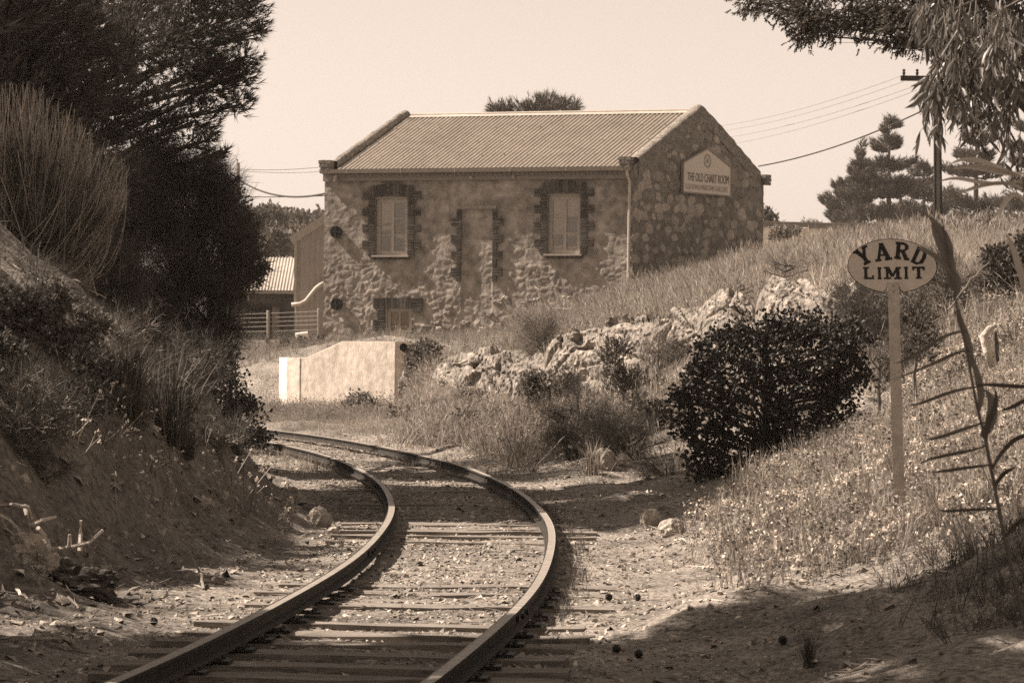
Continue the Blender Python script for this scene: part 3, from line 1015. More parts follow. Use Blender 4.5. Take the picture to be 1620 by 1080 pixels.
# windows
def window(r, cols, rows, name='window', split=True, drapes=()):
    a0, z0, a1, z1 = r
    fr = MB()
    dep = -.10
    def bar(x0, y0, x1, y1, d=.06, o_=dep):
        fr.box(F3((x0 + x1) / 2, (y0 + y1) / 2, o_), (x1 - x0, d, y1 - y0), AXF)
    fwid = .085
    bar(a0, z0, a0 + fwid, z1); bar(a1 - fwid, z0, a1, z1); bar(a0 + fwid, z1 - fwid, a1 - fwid, z1); bar(a0 + fwid, z0, a1 - fwid, z0 + fwid)
    # plaster reveal
    for (x0, x1) in ((a0 - .02, a0), (a1, a1 + .02)):
        fr.box(F3((x0 + x1) / 2, (z0 + z1) / 2, -.12), (x1 - x0, .3, z1 - z0), AXF)
    fr.box(F3((a0 + a1) / 2, z1 + .01, -.12), (a1 - a0 + .04, .3, .02), AXF)
    w = obj(name, fr, M['paint'], bld)
    bk_ = MB(); bk_.box(F3((a0 + a1) / 2, (z0 + z1) / 2, -.62), (a1 - a0 + .3, .02, z1 - z0 + .3), AXF)
    for (x0, x1) in ((a0 - .05, a0 - .03), (a1 + .03, a1 + .05)):
        bk_.box(F3((x0 + x1) / 2, (z0 + z1) / 2, -.43), (.02, .34, z1 - z0 + .3), AXF)
    bk_.box(F3((a0 + a1) / 2, z1 + .06, -.43), (a1 - a0 + .12, .34, .02), AXF)
    obj('interior', bk_, M['fascia'], w)
    ia0, ia1, iz0, iz1 = a0 + fwid, a1 - fwid, z0 + fwid, z1 - fwid
    cw = (ia1 - ia0) / cols
    for c_ in range(cols):
        x0, x1 = ia0 + c_ * cw, ia0 + (c_ + 1) * cw
        sb = MB()
        sw = .05 if split else .022
        if True:
            sb.box(F3(x0 + sw / 2, (iz0 + iz1) / 2, dep + .002), (sw, .045, iz1 - iz0), AXF)
            sb.box(F3(x1 - sw / 2, (iz0 + iz1) / 2, dep + .002), (sw, .045, iz1 - iz0), AXF)
            sb.box(F3((x0 + x1) / 2, iz1 - sw / 2, dep + .004), (x1 - x0 - 2 * sw, .04, sw), AXF)
            sb.box(F3((x0 + x1) / 2, iz0 + sw / 2, dep + .004), (x1 - x0 - 2 * sw, .04, sw), AXF)
        rh = (iz1 - iz0 - 2 * sw) / rows
        for k in range(1, rows):
            sb.box(F3((x0 + x1) / 2, iz0 + sw + k * rh, dep + .003), (x1 - x0 - 2 * sw, .035, .026), AXF)
        obj('sash', sb, M['paint'], w)
        for k in range(rows):
            pb = MB()
            pa0, pa1 = x0 + sw, x1 - sw
            pz0, pz1 = iz0 + sw + k * rh + (.013 if k else 0), iz0 + sw + (k + 1) * rh - (.013 if k < rows - 1 else 0)
            pb.add([F3(pa0, pz0, dep - .004), F3(pa1, pz0, dep - .004), F3(pa1, pz1, dep - .004), F3(pa0, pz1, dep - .004)], [(0, 1, 2, 3)])
            obj('pane', pb, M['glass'], w)
    for dr in drapes:
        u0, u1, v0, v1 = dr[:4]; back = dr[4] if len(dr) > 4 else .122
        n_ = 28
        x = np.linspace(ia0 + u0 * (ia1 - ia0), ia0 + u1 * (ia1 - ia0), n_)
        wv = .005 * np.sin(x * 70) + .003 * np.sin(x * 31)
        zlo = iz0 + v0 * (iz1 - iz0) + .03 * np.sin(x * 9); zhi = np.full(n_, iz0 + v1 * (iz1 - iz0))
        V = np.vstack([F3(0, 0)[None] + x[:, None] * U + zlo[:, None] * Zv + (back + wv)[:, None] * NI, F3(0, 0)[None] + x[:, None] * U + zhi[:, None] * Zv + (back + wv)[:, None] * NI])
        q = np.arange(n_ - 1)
        obj('curtain_or_backing', (V, np.c_[q, q + 1, q + 1 + n_, q + n_]), M['cloth' if len(dr) < 5 else 'pane_backing'], w)  # full-width sheets are added dark backing that makes the panes look dim
    si = MB()
    si.box(F3((a0 + a1) / 2, z0 - .025, .02), (a1 - a0 + .16, .30, .05), AXF)
    obj('sill', si, M['paint'], w)
    return w
window(W1, 2, 3, drapes=((-.05, 1.05, 0, 1, .138), (0, .48, .58, 1), (0, .46, .44, .52), (.55, 1, .3, .36)))
window(W2, 2, 3, drapes=((-.05, 1.05, 0, 1, .138), (0, .46, .62, 1), (.5, 1, .66, 1), (.06, .42, .30, .62), (.54, .98, .30, .34), (.1, .4, .03, .12), (.58, .95, .04, .10)))
window(W3, 2, 2, split=False, drapes=((0, 1, 0, 1),))

# the board on the gable
def text_mesh(txt, height):
    cu = bpy.data.curves.new('lettering', 'FONT')
    cu.body = txt; cu.size = 1; cu.extrude = 0.012; cu.align_x = 'CENTER'
    o = bpy.data.objects.new('lettering', cu); COL.objects.link(o)
    bpy.context.view_layer.update()
    dg = bpy.context.evaluated_depsgraph_get()
    me = o.evaluated_get(dg).to_mesh()
    v = np.empty(len(me.vertices) * 3); me.vertices.foreach_get('co', v); v = v.reshape(-1, 3)
    me.calc_loop_triangles()
    f = np.empty(len(me.loop_triangles) * 3, np.int32); me.loop_triangles.foreach_get('vertices', f); f = f.reshape(-1, 3)
    o.evaluated_get(dg).to_mesh_clear()
    bpy.data.objects.remove(o); bpy.data.curves.remove(cu)
    return v, f
def flat_text(name, txt, c, width, height, ex, ey, en, m_, parent, lift=.0):
    v, f = text_mesh(txt, height)
    mn, mx = v.min(0), v.max(0)
    x = (v[:, 0] - (mn[0] + mx[0]) / 2) / (mx[0] - mn[0]) * width
    y = (v[:, 1] - (mn[1] + mx[1]) / 2) / (mx[1] - mn[1]) * height
    z = (v[:, 2] - mn[2]) * .3 + lift
    return obj(name, (c + x[:, None] * ex + y[:, None] * ey + z[:, None] * en, f), m_, parent)
bl, tl, ap, tr, brr = gw(1075, 304), gw(1075, 257), gw(1114, 235), gw(1151, 265), gw(1151, 311)
bx0, bx1 = bl[0], brr[0]
zb0 = (bl[1] + brr[1]) / 2; ztt = (tl[1] + tr[1]) / 2
cxm = (bx0 + bx1) / 2
sgn_ = thing('gallery_sign', 'pale house shaped gallery name board with round emblem fixed to the stone gable', 'sign', G3(cxm, zb0, .1))
OUTS = .12
poly = [(bx0, zb0), (bx1, zb0), (bx1, ztt), (cxm, ap[1]), (bx0, ztt)]
mb = MB(); mb.prism([G3(a, z, OUTS) for (a, z) in poly][::-1], -NG * .05)
obj('board', mb, M['boardface'], sgn_)
for k in range(5):
    p0, p1 = np.array(poly[k]), np.array(poly[(k + 1) % 5])
    d = (p1 - p0); L_ = np.linalg.norm(d); d /= L_
    c = (p0 + p1) / 2
    ex = G * d[0] + Zv * d[1]; ey = -G * d[1] + Zv * d[0]
    mb = MB(); mb.box(G3(c[0], c[1], OUTS - .015), (L_ - .01, .05, .08), [ex, ey, NG])
    obj('frame_rail', mb, M['boardframe'], sgn_)
wbd = bx1 - bx0
flat_text('lettering', 'THE OLD CHART ROOM', G3(cxm + .02 * wbd, zb0 + .42 * (ztt - zb0) + .12, OUTS), wbd * .86, .27, G, Zv, NG, M['print'], sgn_, .003)
flat_text('lettering', 'GOOLWA MARITIME GALLERY', G3(cxm - .01 * wbd, zb0 + .20, OUTS), wbd * .88, .17, G, Zv, NG, M['printpale'], sgn_, .003)
em = MB()
ce = G3(cxm, ztt + .12, OUTS + .004)
er = .215
for (r_, w_) in ((er, .022), (er * .72, .012)):
    em.tube([ce + r_ * (math.cos(x) * G * 1.0 + math.sin(x) * Zv) for x in np.linspace(0, 2 * np.pi, 37)], w_ / 2, 4, False)
em.box(ce - Zv * .045, (.17, .05, .012), [G, Zv, NG])
em.box(ce + Zv * .02, (.014, .17, .012), [G, Zv, NG])
em.add([ce + G * .02 - Zv * .01 + NG * .004, ce + G * .10 - Zv * .01 + NG * .004, ce + G * .02 + Zv * .10 + NG * .004, ce - G * .02 - Zv * .01 + NG * .004, ce - G * .085 - Zv * .01 + NG * .004, ce - G * .02 + Zv * .085 + NG * .004], None, [(0, 1, 2), (3, 5, 4)])
for k in range(18):
    x = k / 18 * 2 * math.pi
    em.box(ce + er * .86 * (math.cos(x) * G + math.sin(x) * Zv), (.03, .022, .012), [G, Zv, NG])
obj('emblem', em, M['printpale'], sgn_)
# ---------------------------------------------------------------- white rendered wall by the track
def wall_dir(deg):
    a = math.radians(deg); return np.array((math.cos(a), -math.sin(a), 0))
WD = wall_dir(28)             # runs right and towards the camera
WNn = np.array((-WD[1], WD[0], 0))  # into the wall (away from the camera)
W0 = np.array((WL0[0], WL0[1], 0.0))
def ww(px, py):
    p = on_plane(px, py, W0, WNn); return np.array((np.dot(p - W0, WD), p[2]))
def W3d(a, z, d=0.0):
    return W0 + WD * a + WNn * d + Zv * z
wt = thing('retaining_wall', 'white rendered retaining wall with a sloping top beside the far curve of the track', 'wall', W3d(1.5, 0))
a_ = [ww(475, 600)[0], ww(541, 600)[0], ww(624, 600)[0]]
zl, zh = ww(470, 566)[1], ww(600, 541.5)[1]
mb = MB()
prof = [(a_[0], -.5), (a_[2], -.5), (a_[2], zh), (a_[1], zh), (a_[0] + .18, zl), (a_[0], zl)]
mb.prism([W3d(a, z) for a, z in prof][::-1], WNn * .8)
obj('main_wall', mb, M['conc'], wt)
mb = MB()
prof2 = [(0, -.5), (a_[0] - .012, -.5), (a_[0] - .012, zl + .004), (0, zl + .004)]
FW_ = wall_dir(18); 
pl0 = a_[0] - .012
p_mid = W3d(pl0 * .52, 0, -.10)
q0, q1, q2 = W3d(0, 0, .30), W3d(pl0 * .5, 0, .02), W3d(pl0, 0, -.012)
base = np.array([q0, q1, q2, W3d(pl0, 0, .8), W3d(0, 0, .8)])
mb.prism(base + Zv * -.5, Zv * (zl + .505))
obj('end_pier', mb, M['conc'], wt)
# coping cap strips, slightly proud
mb = MB()
for (x0, z0_, x1, z1_) in ((a_[0], zl, a_[0] + .18, zl), (a_[0] + .18, zl, a_[1], zh), (a_[1], zh, a_[2], zh)):
    d = np.array((x1 - x0, z1_ - z0_)); L_ = np.linalg.norm(d); d /= L_
    ex = WD * d[0] + Zv * d[1]; ez = -WD * d[1] + Zv * d[0]
    mb.box(W3d((x0 + x1) / 2, (z0_ + z1_) / 2, .402) + ez * .012, (L_, 0.79, .022), [ex, WNn, ez])
obj('wall_cap', mb, M['whitetop'], wt)
# drain pipe mouth beside it
pp = P(640, 553, 75.4)
mb = MB()
mb.tube([pp + np.array((-.02, -.25, .06)), pp + np.array((.08, .2, -.02)), pp + np.array((.14, .6, -.1))], [.10, .10, .10], 10, False)
mb.tube([pp + np.array((-.02, -.2, .06)), pp + np.array((.08, .2, -.02))], [.08, .08], 10, True)
tag(obj('drain_mouth', mb, M['iron'], origin=pp), 'short dark pipe mouth sticking out beside the white wall', 'drain pipe')

# ---------------------------------------------------------------- sheds at the left
def quad_corr(name, p0, ux, L_, vz, H_, nn, pitch, amp, m_, parent):
    """corrugated sheet: p0 corner, ux along the waves, vz along the sheet"""
    n_ = max(4, int(L_ / pitch * 4))
    x = np.linspace(0, L_, n_); h = amp * np.sign(np.sin(x / pitch * 2 * np.pi)) * np.abs(np.sin(x / pitch * 2 * np.pi)) ** .6
    V = np.vstack([p0 + x[:, None] * ux + h[:, None] * nn, p0 + x[:, None] * ux + h[:, None] * nn + np.asarray(vz) * H_])
    q = np.arange(n_ - 1)
    return obj(name, (V, np.c_[q, q + 1, q + 1 + n_, q + n_]), m_, parent, smooth=True)
Ys = 107.0
s0 = P(467, 383, Ys); s1 = P(513, 353, Ys); sb_ = P(472, 534, Ys)
sh = thing('metal_shed', 'tall tan corrugated metal shed with a raking roofline against the stone building', 'shed', (s0[0], Ys, sb_[2]))
zb_s = gz(s0[0], Ys) - .3
ux = np.array((1.0, 0, 0)); nn = np.array((0, -1.0, 0))
L_s = s1[0] - s0[0] + 2.4
n_ = 70
x = np.linspace(0, L_s, n_)
top = s0[2] + (s1[2] - s0[2]) / (s1[0] - s0[0]) * x
h = .022 * np.sign(np.sin(x / .19 * 2 * np.pi)) * np.abs(np.sin(x / .19 * 2 * np.pi)) ** .5
zlow = P(467, 484, Ys)[2]
xl = np.clip((P(473, 534, Ys)[0] - s0[0]) - x, 0, None)
V = np.vstack([np.c_[s0[0] + x, Ys - h, np.full(n_, zlow)], np.c_[s0[0] + x, Ys - h, top]])
q = np.arange(n_ - 1)
Vb = np.vstack([np.c_[np.maximum(s0[0] + x, P(473, 534, Ys)[0]), Ys - h, np.full(n_, zb_s)], V[:n_]])
obj('wall', (np.vstack([V, Vb]), np.vstack([np.c_[q, q + 1, q + 1 + n_, q + n_], np.c_[q, q + 1, q + 1 + n_, q + n_] + 2 * n_])), M['tan'], sh, smooth=True)
mb = MB()
sl = (s1[2] - s0[2]) / (s1[0] - s0[0])
ex = np.array((1, 0, sl)); ex /= np.linalg.norm(ex); ez = np.array((-ex[2], 0, ex[0]))
mb.box(np.array((s0[0] + L_s / 2 - .1, Ys - .06, s0[2] + sl * L_s / 2 + .07)), (L_s / ex[0] + .1, .10, .26), [ex, (0, 1, 0), ez])
obj('barge_board', mb, M['paint'], sh)
mb = MB()
mb.box((s0[0] + .02, Ys - .05, (s0[2] + zlow) / 2), (.09, .09, s0[2] - zlow))
obj('corner_trim', mb, M['paint'], sh)
# roof and far side (seen from elsewhere)
mb = MB()
tl_, tr_ = np.array((s0[0], Ys, s0[2])), np.array((s0[0] + L_s, Ys, s0[2] + sl * L_s))
mb.add([tl_, tr_, tr_ + (0, 7, 0), tl_ + (0, 7, 0)], [(0, 1, 2, 3)])
mb.add([(s0[0], Ys, zb_s), (s0[0], Ys + 7, zb_s), (s0[0], Ys + 7, s0[2]), (s0[0], Ys, s0[2])], [(0, 1, 2, 3)])
obj('roof', mb, M['roof2'], sh)
mb = MB()
pts = [P(*k, Ys - .25) for k in ((461, 482), (475, 481), (484, 476), (492, 466), (500, 456), (508, 450), (516, 446))]
mb.tube(pts, .075, 8)
obj('drain_pipe', mb, M['pipe'], sh, smooth=True)
mb = MB(); c = P(497, 527, Ys - .2); mb.box(c, (.12, .12, .3)); mb.box(c + (0, 0, .2), (.07, .07, .12))
obj('meter_box', mb, M['gutter'], sh)

Yl = 116.0
r0, r1, e1 = P(340, 406, Yl + 3), P(470, 406, Yl + 3), P(470, 460, Yl)
ls = thing('low_shed', 'low shed with bright corrugated iron roof behind the wire fence', 'shed', (P(430, 540, Yl)[0], Yl, gz(P(430, 540, Yl)[0], Yl)))
e0 = np.array((r0[0], Yl, e1[2]))
up_ = r0 - e0
n_ = 240
L_ = r1[0] - r0[0] + .4
x = np.linspace(0, L_, n_); h = .02 * np.sin(x / .115 * 2 * np.pi)
nrm = np.cross((1, 0, 0), up_); nrm /= np.linalg.norm(nrm)
V = np.vstack([e0 + x[:, None] * ux + h[:, None] * nrm, r0 + x[:, None] * ux + h[:, None] * nrm, r0 + x[:, None] * ux + h[:, None] * nrm + np.array((0, 3.2, -1.6))])
q = np.arange(n_ - 1)
obj('roof', (V, np.vstack([np.c_[q, q + 1, q + 1 + n_, q + n_], np.c_[q, q + 1, q + 1 + n_, q + n_] + n_])), M['roof2'], ls, smooth=True)
mb = MB(); mb.box(e0 + ux * L_ / 2 + (0, -.06, -.05), (L_, .12, .13)); obj('gutter', mb, M['gutter'], ls)
zg = gz(e0[0] + 2, Yl)
xd0, xd1 = P(392, 500, Yl)[0], P(446, 500, Yl)[0]
zd = P(420, 484, Yl)[2]
x_end = e0[0] + L_ - .1
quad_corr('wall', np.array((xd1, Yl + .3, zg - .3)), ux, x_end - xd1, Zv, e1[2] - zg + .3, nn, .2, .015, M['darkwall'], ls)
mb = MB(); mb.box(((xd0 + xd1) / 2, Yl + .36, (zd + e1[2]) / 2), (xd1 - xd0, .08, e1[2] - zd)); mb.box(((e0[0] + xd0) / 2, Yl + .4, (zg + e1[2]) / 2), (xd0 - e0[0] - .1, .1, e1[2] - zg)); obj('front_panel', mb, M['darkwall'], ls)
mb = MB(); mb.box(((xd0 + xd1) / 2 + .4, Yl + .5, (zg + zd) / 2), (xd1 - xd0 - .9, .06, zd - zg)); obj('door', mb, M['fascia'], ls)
mb = MB(); mb.box(((xd0 + xd1) / 2, Yl + 2.5, (zg + zd) / 2), (xd1 - xd0 + 3, .1, zd - zg + .4)); mb.box((x_end, Yl + 1.6, (zg + e1[2]) / 2), (.08, 2.2, e1[2] - zg)); obj('rear_wall', mb, M['dark'], ls)  # near-black back panel stands in for the shade inside the doorway
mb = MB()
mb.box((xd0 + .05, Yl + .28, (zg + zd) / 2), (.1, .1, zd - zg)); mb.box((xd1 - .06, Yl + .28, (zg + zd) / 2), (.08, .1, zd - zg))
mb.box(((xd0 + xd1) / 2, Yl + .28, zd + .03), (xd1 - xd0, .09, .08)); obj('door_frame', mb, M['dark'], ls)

# low pale roof of the building beyond the mound
Yr = 118.0
pr0, pr1 = P(1196, 350, Yr), P(1452, 357, Yr)
fr_ = thing('far_shed', 'low flat shed with pale metal roof half hidden behind the grassy mound', 'shed', (pr0[0], Yr, 3.0))
mb = MB()
ex = (pr1 - pr0); L_ = np.linalg.norm(ex); ex /= L_
mb.box((pr0 + pr1) / 2 - Zv * .09, (L_, .12, .18), [ex, (0, 1, 0), np.cross(ex, (0, 1, 0))]); obj('roof_edge', mb, M['fascia'], fr_)
mb = MB(); mb.add([pr0 + (0, .1, .02), pr1 + (0, .1, .02), pr1 + (0, 6, .10), pr0 + (0, 6, .10)], [(0, 1, 2, 3)]); obj('roof', mb, M['roof2'], fr_)
mb = MB(); mb.add([pr0 + (0, .2, -.2), pr1 + (0, .2, -.2), (pr1[0], Yr + .2, 2), (pr0[0], Yr + .2, 2)], [(0, 1, 2, 3)]); obj('wall', mb, M['conc'], fr_)

# ---------------------------------------------------------------- fence
Yf = 93.0
fe = thing('wire_fence', 'chain link fence topped with four strained wires on a pale post before the low shed', 'fence', (P(424, 555, Yf)[0], Yf, 1.45))
for (px, top_, bot, rr_) in ((360, 494, 556, .03), (424, 492, 560, .045), (504, 489, 560, .04)):
    a, b = P(px, bot, Yf), P(px, top_, Yf)
    mb = MB(); mb.tube([a - Zv * .2, b], rr_, 8); mb.tube([b, b + Zv * .02], [rr_ * 1.15, rr_ * .6], 8)
    obj('post', mb, M['timber'], fe)
for k, (yl, yr) in enumerate(((498, 492), (504, 499.5), (511, 506), (518, 513), (525, 521))):
    a, b, c_ = P(350, yl, Yf), P(424, (yl + yr) / 2 + .6, Yf), P(507, yr, Yf)
    mb = MB(); mb.tube([a, b, c_], .0065, 4); obj('wire', mb, M['pipe'], fe)
mb = MB()
xa, xb = P(350, 540, Yf)[0], P(507, 540, Yf)[0]
zt_, zb_f = P(430, 524, Yf)[2], P(430, 556, Yf)[2]
st_ = .075
for k in np.arange(xa - (zt_ - zb_f), xb, st_):
    for d_ in (1, -1):
        x0_, x1_ = (k, k + (zt_ - zb_f)) if d_ > 0 else (k + (zt_ - zb_f), k)
        t0_ = max(0, (xa - x0_) / (x1_ - x0_)) if d_ > 0 else max(0, (x0_ - xb) / (x0_ - x1_))
        t1_ = min(1, (xb - x0_) / (x1_ - x0_)) if d_ > 0 else min(1, (x0_ - xa) / (x0_ - x1_))
        if t1_ <= t0_: continue
        A_p = np.array((x0_ + (x1_ - x0_) * t0_, Yf + .015 * d_, zb_f + (zt_ - zb_f) * t0_)); B_p = np.array((x0_ + (x1_ - x0_) * t1_, Yf + .015 * d_, zb_f + (zt_ - zb_f) * t1_))
        mb.tube([A_p, B_p], .006, 3, False)
obj('chain_link', mb, M['meshwire'], fe, kind='stuff')

# ---------------------------------------------------------------- poles and lines
Yp = 88.0
pb, pt = P(1485, 352, Yp), P(1482, 88, Yp)
po = thing('power_pole', 'tall steel and concrete power pole with a short crossarm rising behind the mound', 'pole', pb - Zv * 1.0)
w_ = m_per_px(Yp)
for sg in (-1, 1):
    mb = MB()
    f_ = lambda z0, off: z0 + np.array((off, 0, 0))
    mb.add([f_(pb - Zv * 1, sg * 5.2 * w_) + (dx, dy, 0) for dx in (-1.6 * w_, 1.6 * w_) for dy in (-.09, .09)] + [f_(pt, sg * 3.6 * w_) + (dx, dy, 0) for dx in (-1.4 * w_, 1.4 * w_) for dy in (-.07, .07)],
           [(0, 2, 6, 4), (2, 3, 7, 6), (3, 1, 5, 7), (1, 0, 4, 5), (4, 6, 7, 5)])
    obj('steel_channel', mb, M['polesteel'], po)
mb = MB(); mb.add([pb - Zv * 1 + (dx, dy, 0) for dx in (-3.5 * w_, 3.5 * w_) for dy in (-.08, .08)] + [pt + (dx, dy, -.02) for dx in (-2.1 * w_, 2.1 * w_) for dy in (-.06, .06)], [(0, 2, 6, 4), (3, 1, 5, 7), (4, 6, 7, 5)])
obj('concrete_core', mb, M['poleconc'], po)
ca0, ca1 = P(1424, 124, Yp), P(1520, 126, Yp)
mb = MB(); mb.box((ca0 + ca1) / 2 - (0, .12, 0), (ca1[0] - ca0[0], .12, .14)); obj('crossarm', mb, M['polesteel'], po)
wires_at = []
for px in (1429, 1450, 1505, 1518):
    c = P(px, 118, Yp) - (0, .12, 0)
    mb = MB(); mb.tube([c - Zv * .04, c + Zv * .04, c + Zv * .06, c + Zv * .12, c + Zv * .14], [.03, .05, .03, .05, .02], 6); obj('insulator', mb, M['dark'], po)
    wires_at.append(c + Zv * .1)
def cable(name, label, a, b, sag, r, m_=None, group=None):
    t_ = np.linspace(0, 1, 24)
    pts = np.asarray(a)[None] * (1 - t_)[:, None] + np.asarray(b)[None] * t_[:, None] - Zv * (4 * sag * t_ * (1 - t_))[:, None]
    mb = MB(); mb.tube(pts, r, 5)
    tag(obj(name, mb, m_ or M['wire'], origin=a), label, 'cable', group)
ends = [(1100, 204), (1100, 212), (1100, 224), (1100, 236)]
starts = [(1429, 119), (1429, 129), (1450, 135), (1450, 143)]
names_ = ['topmost thin power line from the crossarm towards the gable', 'second thin power line below the crossarm end', 'third thin power line, second lowest of the four', 'lowest of the four thin power lines towards the gable']
for k in range(4):
    cable('power_line', names_[k], P(*starts[k], Yp - .1), P(*ends[k], 128), .25, .009, M['gutter'], 'power lines from the crossarm')
cable('service_cable', 'thick dark service cable from the pole to the rear corner of the gable', P(1478, 166, Yp), P(1200, 263, 103.4), .22, .022)
cable('service_cable', 'sagging thick dark cable from the thin left pole to the stone building', P(366, 275, 128), P(377, 284, 130), .0, .03, group='cables to the left pole')
cable('service_cable', 'thick dark cable drooping from the left pole towards the building eave', P(377, 284, 130), P(516, 306, 101.8), .35, .035, group='cables to the left pole')
cable('service_cable', 'straight cable running level from the left pole below the drooping one', P(377, 311, 130), P(516, 309.5, 101.9), .03, .018, group='cables to the left pole')
cable('power_line', 'upper faint wire from the left pole top to the building', P(366, 267, 130), P(520, 263, 140), .1, .011, M['gutter'], 'faint wires at the left pole')
cable('power_line', 'lower faint wire from the left pole top to the building', P(366, 269, 130), P(520, 270.5, 140), .1, .009, M['gutter'], 'faint wires at the left pole')
lp = thing('wooden_pole', 'thin wooden utility pole standing left of the building above the dark shrubs', 'pole', P(377, 360, 130) - Zv * 3)
mb = MB(); mb.tube([P(377, 362, 130) - Zv * 3, P(376.5, 258, 130)], [.10, .075], 8); obj('post', mb, M['timber'], lp)
mb = MB(); mb.tube([P(376, 258, 130), P(376, 253, 130), P(373.5, 252.5, 130)], .02, 5); obj('hook', mb, M['wire'], lp)
mb = MB(); mb.box(P(377, 283, 130) - (0, .1, 0), (.2, .15, .22)); obj('bracket', mb, M['wire'], lp)

# ---------------------------------------------------------------- the oval board on its post
Yg = 23.0
u_ = m_per_px(Yg)
cs = P(1411.5, 421, Yg)
tilt = math.radians(-2.3)
EX = np.array((math.cos(tilt), -.10, -math.sin(tilt))); EX /= np.linalg.norm(EX)
EZv = np.array((math.sin(-tilt) * -1 * -1, 0, math.cos(tilt)))
EX = np.array((math.cos(.0), -.14, .0)); EX /= np.linalg.norm(EX)
EN = np.array((EX[1], -EX[0], 0))     # towards the camera
EZ_ = np.array((-.045, 0, 1.0)); EZ_ /= np.linalg.norm(EZ_)
def S3(x, y, out=0.0):
    """photo pixels from the plate's centre (y down), on the plate"""
    return cs + EX * (x * u_) - EZ_ * (y * u_) + EN * out
base_post = P(1428, 862, Yg)
ys_ = thing('railway_sign', 'oval railway board reading yard limit on a pale square post among flowering weeds', 'sign', base_post)
out_ = []
for th in np.radians(np.arange(75, -256, -6)):
    out_.append((69.5 * math.cos(th), 42.5 * math.sin(th) if math.sin(th) < 0 else 42.0 * math.sin(th)))
out_ = [(x, y) for (x, y) in out_ if not (abs(x) < 15 and y > 20)]
out_ = out_ + []
# lobes of the lower edge run round to a cut on either side of the post
left_cut = [(-15.5, 40.5), (-11.5, 37.5), (-9.5, 32)]
right_cut = [(9.5, 32), (11.5, 37.5), (15.5, 40.5)]
ring = right_cut + out_ + left_cut
ring_s = ring
mb = MB(); mb.prism([S3(x, y, .006) for x, y in ring_s], -EN * .012)
plate = obj('plate', mb, M['signplate'], ys_)
mb = MB()
rim = [S3(x * 1.004, y * 1.004, .003) for x, y in ring_s]
mb.tube(rim + [rim[0]], .0042, 5, False)
obj('rim', mb, M['dark'], ys_)
wp = 8.7 * u_
pT = S3(0.5, 27, -.03); pB = base_post - Zv * .4
mb = MB()
ax_p = (pT - pB) / np.linalg.norm(pT - pB)
L_ = np.linalg.norm(pT - pB)
ey_ = np.cross(ax_p, EX)
mb.box((pT + pB) / 2 + EN * .035, (2 * wp, .05, L_), [EX, EN, ax_p])
obj('post', mb, M['signpost'], ys_)
for yb in (31, 40):
    mb = MB(); c = S3(.5, yb, .028); mb.tube([c, c + EN * .012], .008, 6); obj('bolt', mb, M['gutter'], ys_)
def slab_letter(ch):
    """strokes in a box 0..1 wide, 0..1 high: (x0,y0,x1,y1,thickness)"""
    t, s = .17, .16
    Ls = {
     'I': [(.5, 0, .5, 1, .42)], 'serI': [],
     'L': [(.28, 0, .28, 1, .26), (.1, s / 2, .95, s / 2, s), (.9, 0, .9, .32, s)],
     'T': [(.5, 0, .5, 1, .26), (.04, 1 - s / 2, .96, 1 - s / 2, s), (.09, 1, .09, .7, s), (.91, 1, .91, .7, s)],
     'M': [(.18, 0, .18, 1, .15), (.82, 0, .82, 1, .21), (.2, .98, .5, .22, .2), (.8, .98, .5, .22, .13)],
     'Y': [(.5, 0, .5, .48, .27), (.17, 1, .5, .42, .27), (.83, 1, .5, .42, .2)],
     'A': [(.5, 1, .16, .02, .17), (.5, 1, .84, .02, .28), (.27, .33, .73, .33, .11), (.36, .99, .6, .99, .1)],
     'R': [(.25, 0, .25, 1, .26), (.2, .94, .6, .94, s), (.6, .94, .78, .86, .15), (.78, .88, .80, .64, .24), (.80, .66, .62, .53, .15), (.2, .5, .64, .5, s), (.55, .5, .84, .05, .25)],
     'D': [(.24, 0, .24, 1, .26), (.1, .94, .58, .94, s), (.1, .06, .58, .06, s), (.56, .94, .78, .78, .16), (.78, .82, .84, .5, .26), (.84, .5, .78, .18, .26), (.78, .22, .56, .06, .16)],
    }
    st = list(Ls[ch])
    ser = {'I': [(.2, 0, .8), (.2, 1, .8)], 'L': [(.05, 1, .55)], 'T': [(.27, 0, .73)], 'M': [(-.02, 0, .40), (.60, 0, 1.04), (0, 1, .3), (.7, 1, 1.02)],
           'Y': [(.25, 0, .75), (-.02, 1, .38), (.62, 1, 1.02)], 'A': [(-.02, 0, .36), (.6, 0, 1.05)], 'R': [(.05, 0, .48), (.68, 0, 1.02), (.05, 1, .3)], 'D': []}[ch]
    for (x0, yv, x1) in ser:
        st.append((x0, .06 if yv == 0 else .94, x1, .06 if yv == 0 else .94, .15))
    return st
def letter(ch, cx, cy, w, h, rot):
    """centre in plate pixels, size in pixels, rotation clockwise in degrees"""
    mb = MB()
    cr, sr = math.cos(math.radians(rot)), math.sin(math.radians(rot))
    for k, (x0, y0, x1, y1, th) in enumerate(slab_letter(ch)):
        p0 = np.array(((x0 - .5) * w, (y0 - .5) * h)); p1 = np.array(((x1 - .5) * w, (y1 - .5) * h))
        d = p1 - p0; L_ = np.linalg.norm(d); d = d / L_
        c = (p0 + p1) / 2
        def rot2(v): return np.array((v[0] * cr + v[1] * sr, -v[0] * sr + v[1] * cr))
        c2, d2_ = rot2(c), rot2(d)
        wid = th * (w if abs(d[1]) > .5 else h * .95)
        pc = S3(cx + c2[0], cy - c2[1], .0072 + k * .00025)
        ex = EX * d2_[0] + EZ_ * d2_[1]; ey = -EX * d2_[1] + EZ_ * d2_[0]
        mb.box(pc, (L_ * u_, wid * u_, .0022), [ex, ey, EN])
    o = obj('letter', mb, M['letter'], ys_)
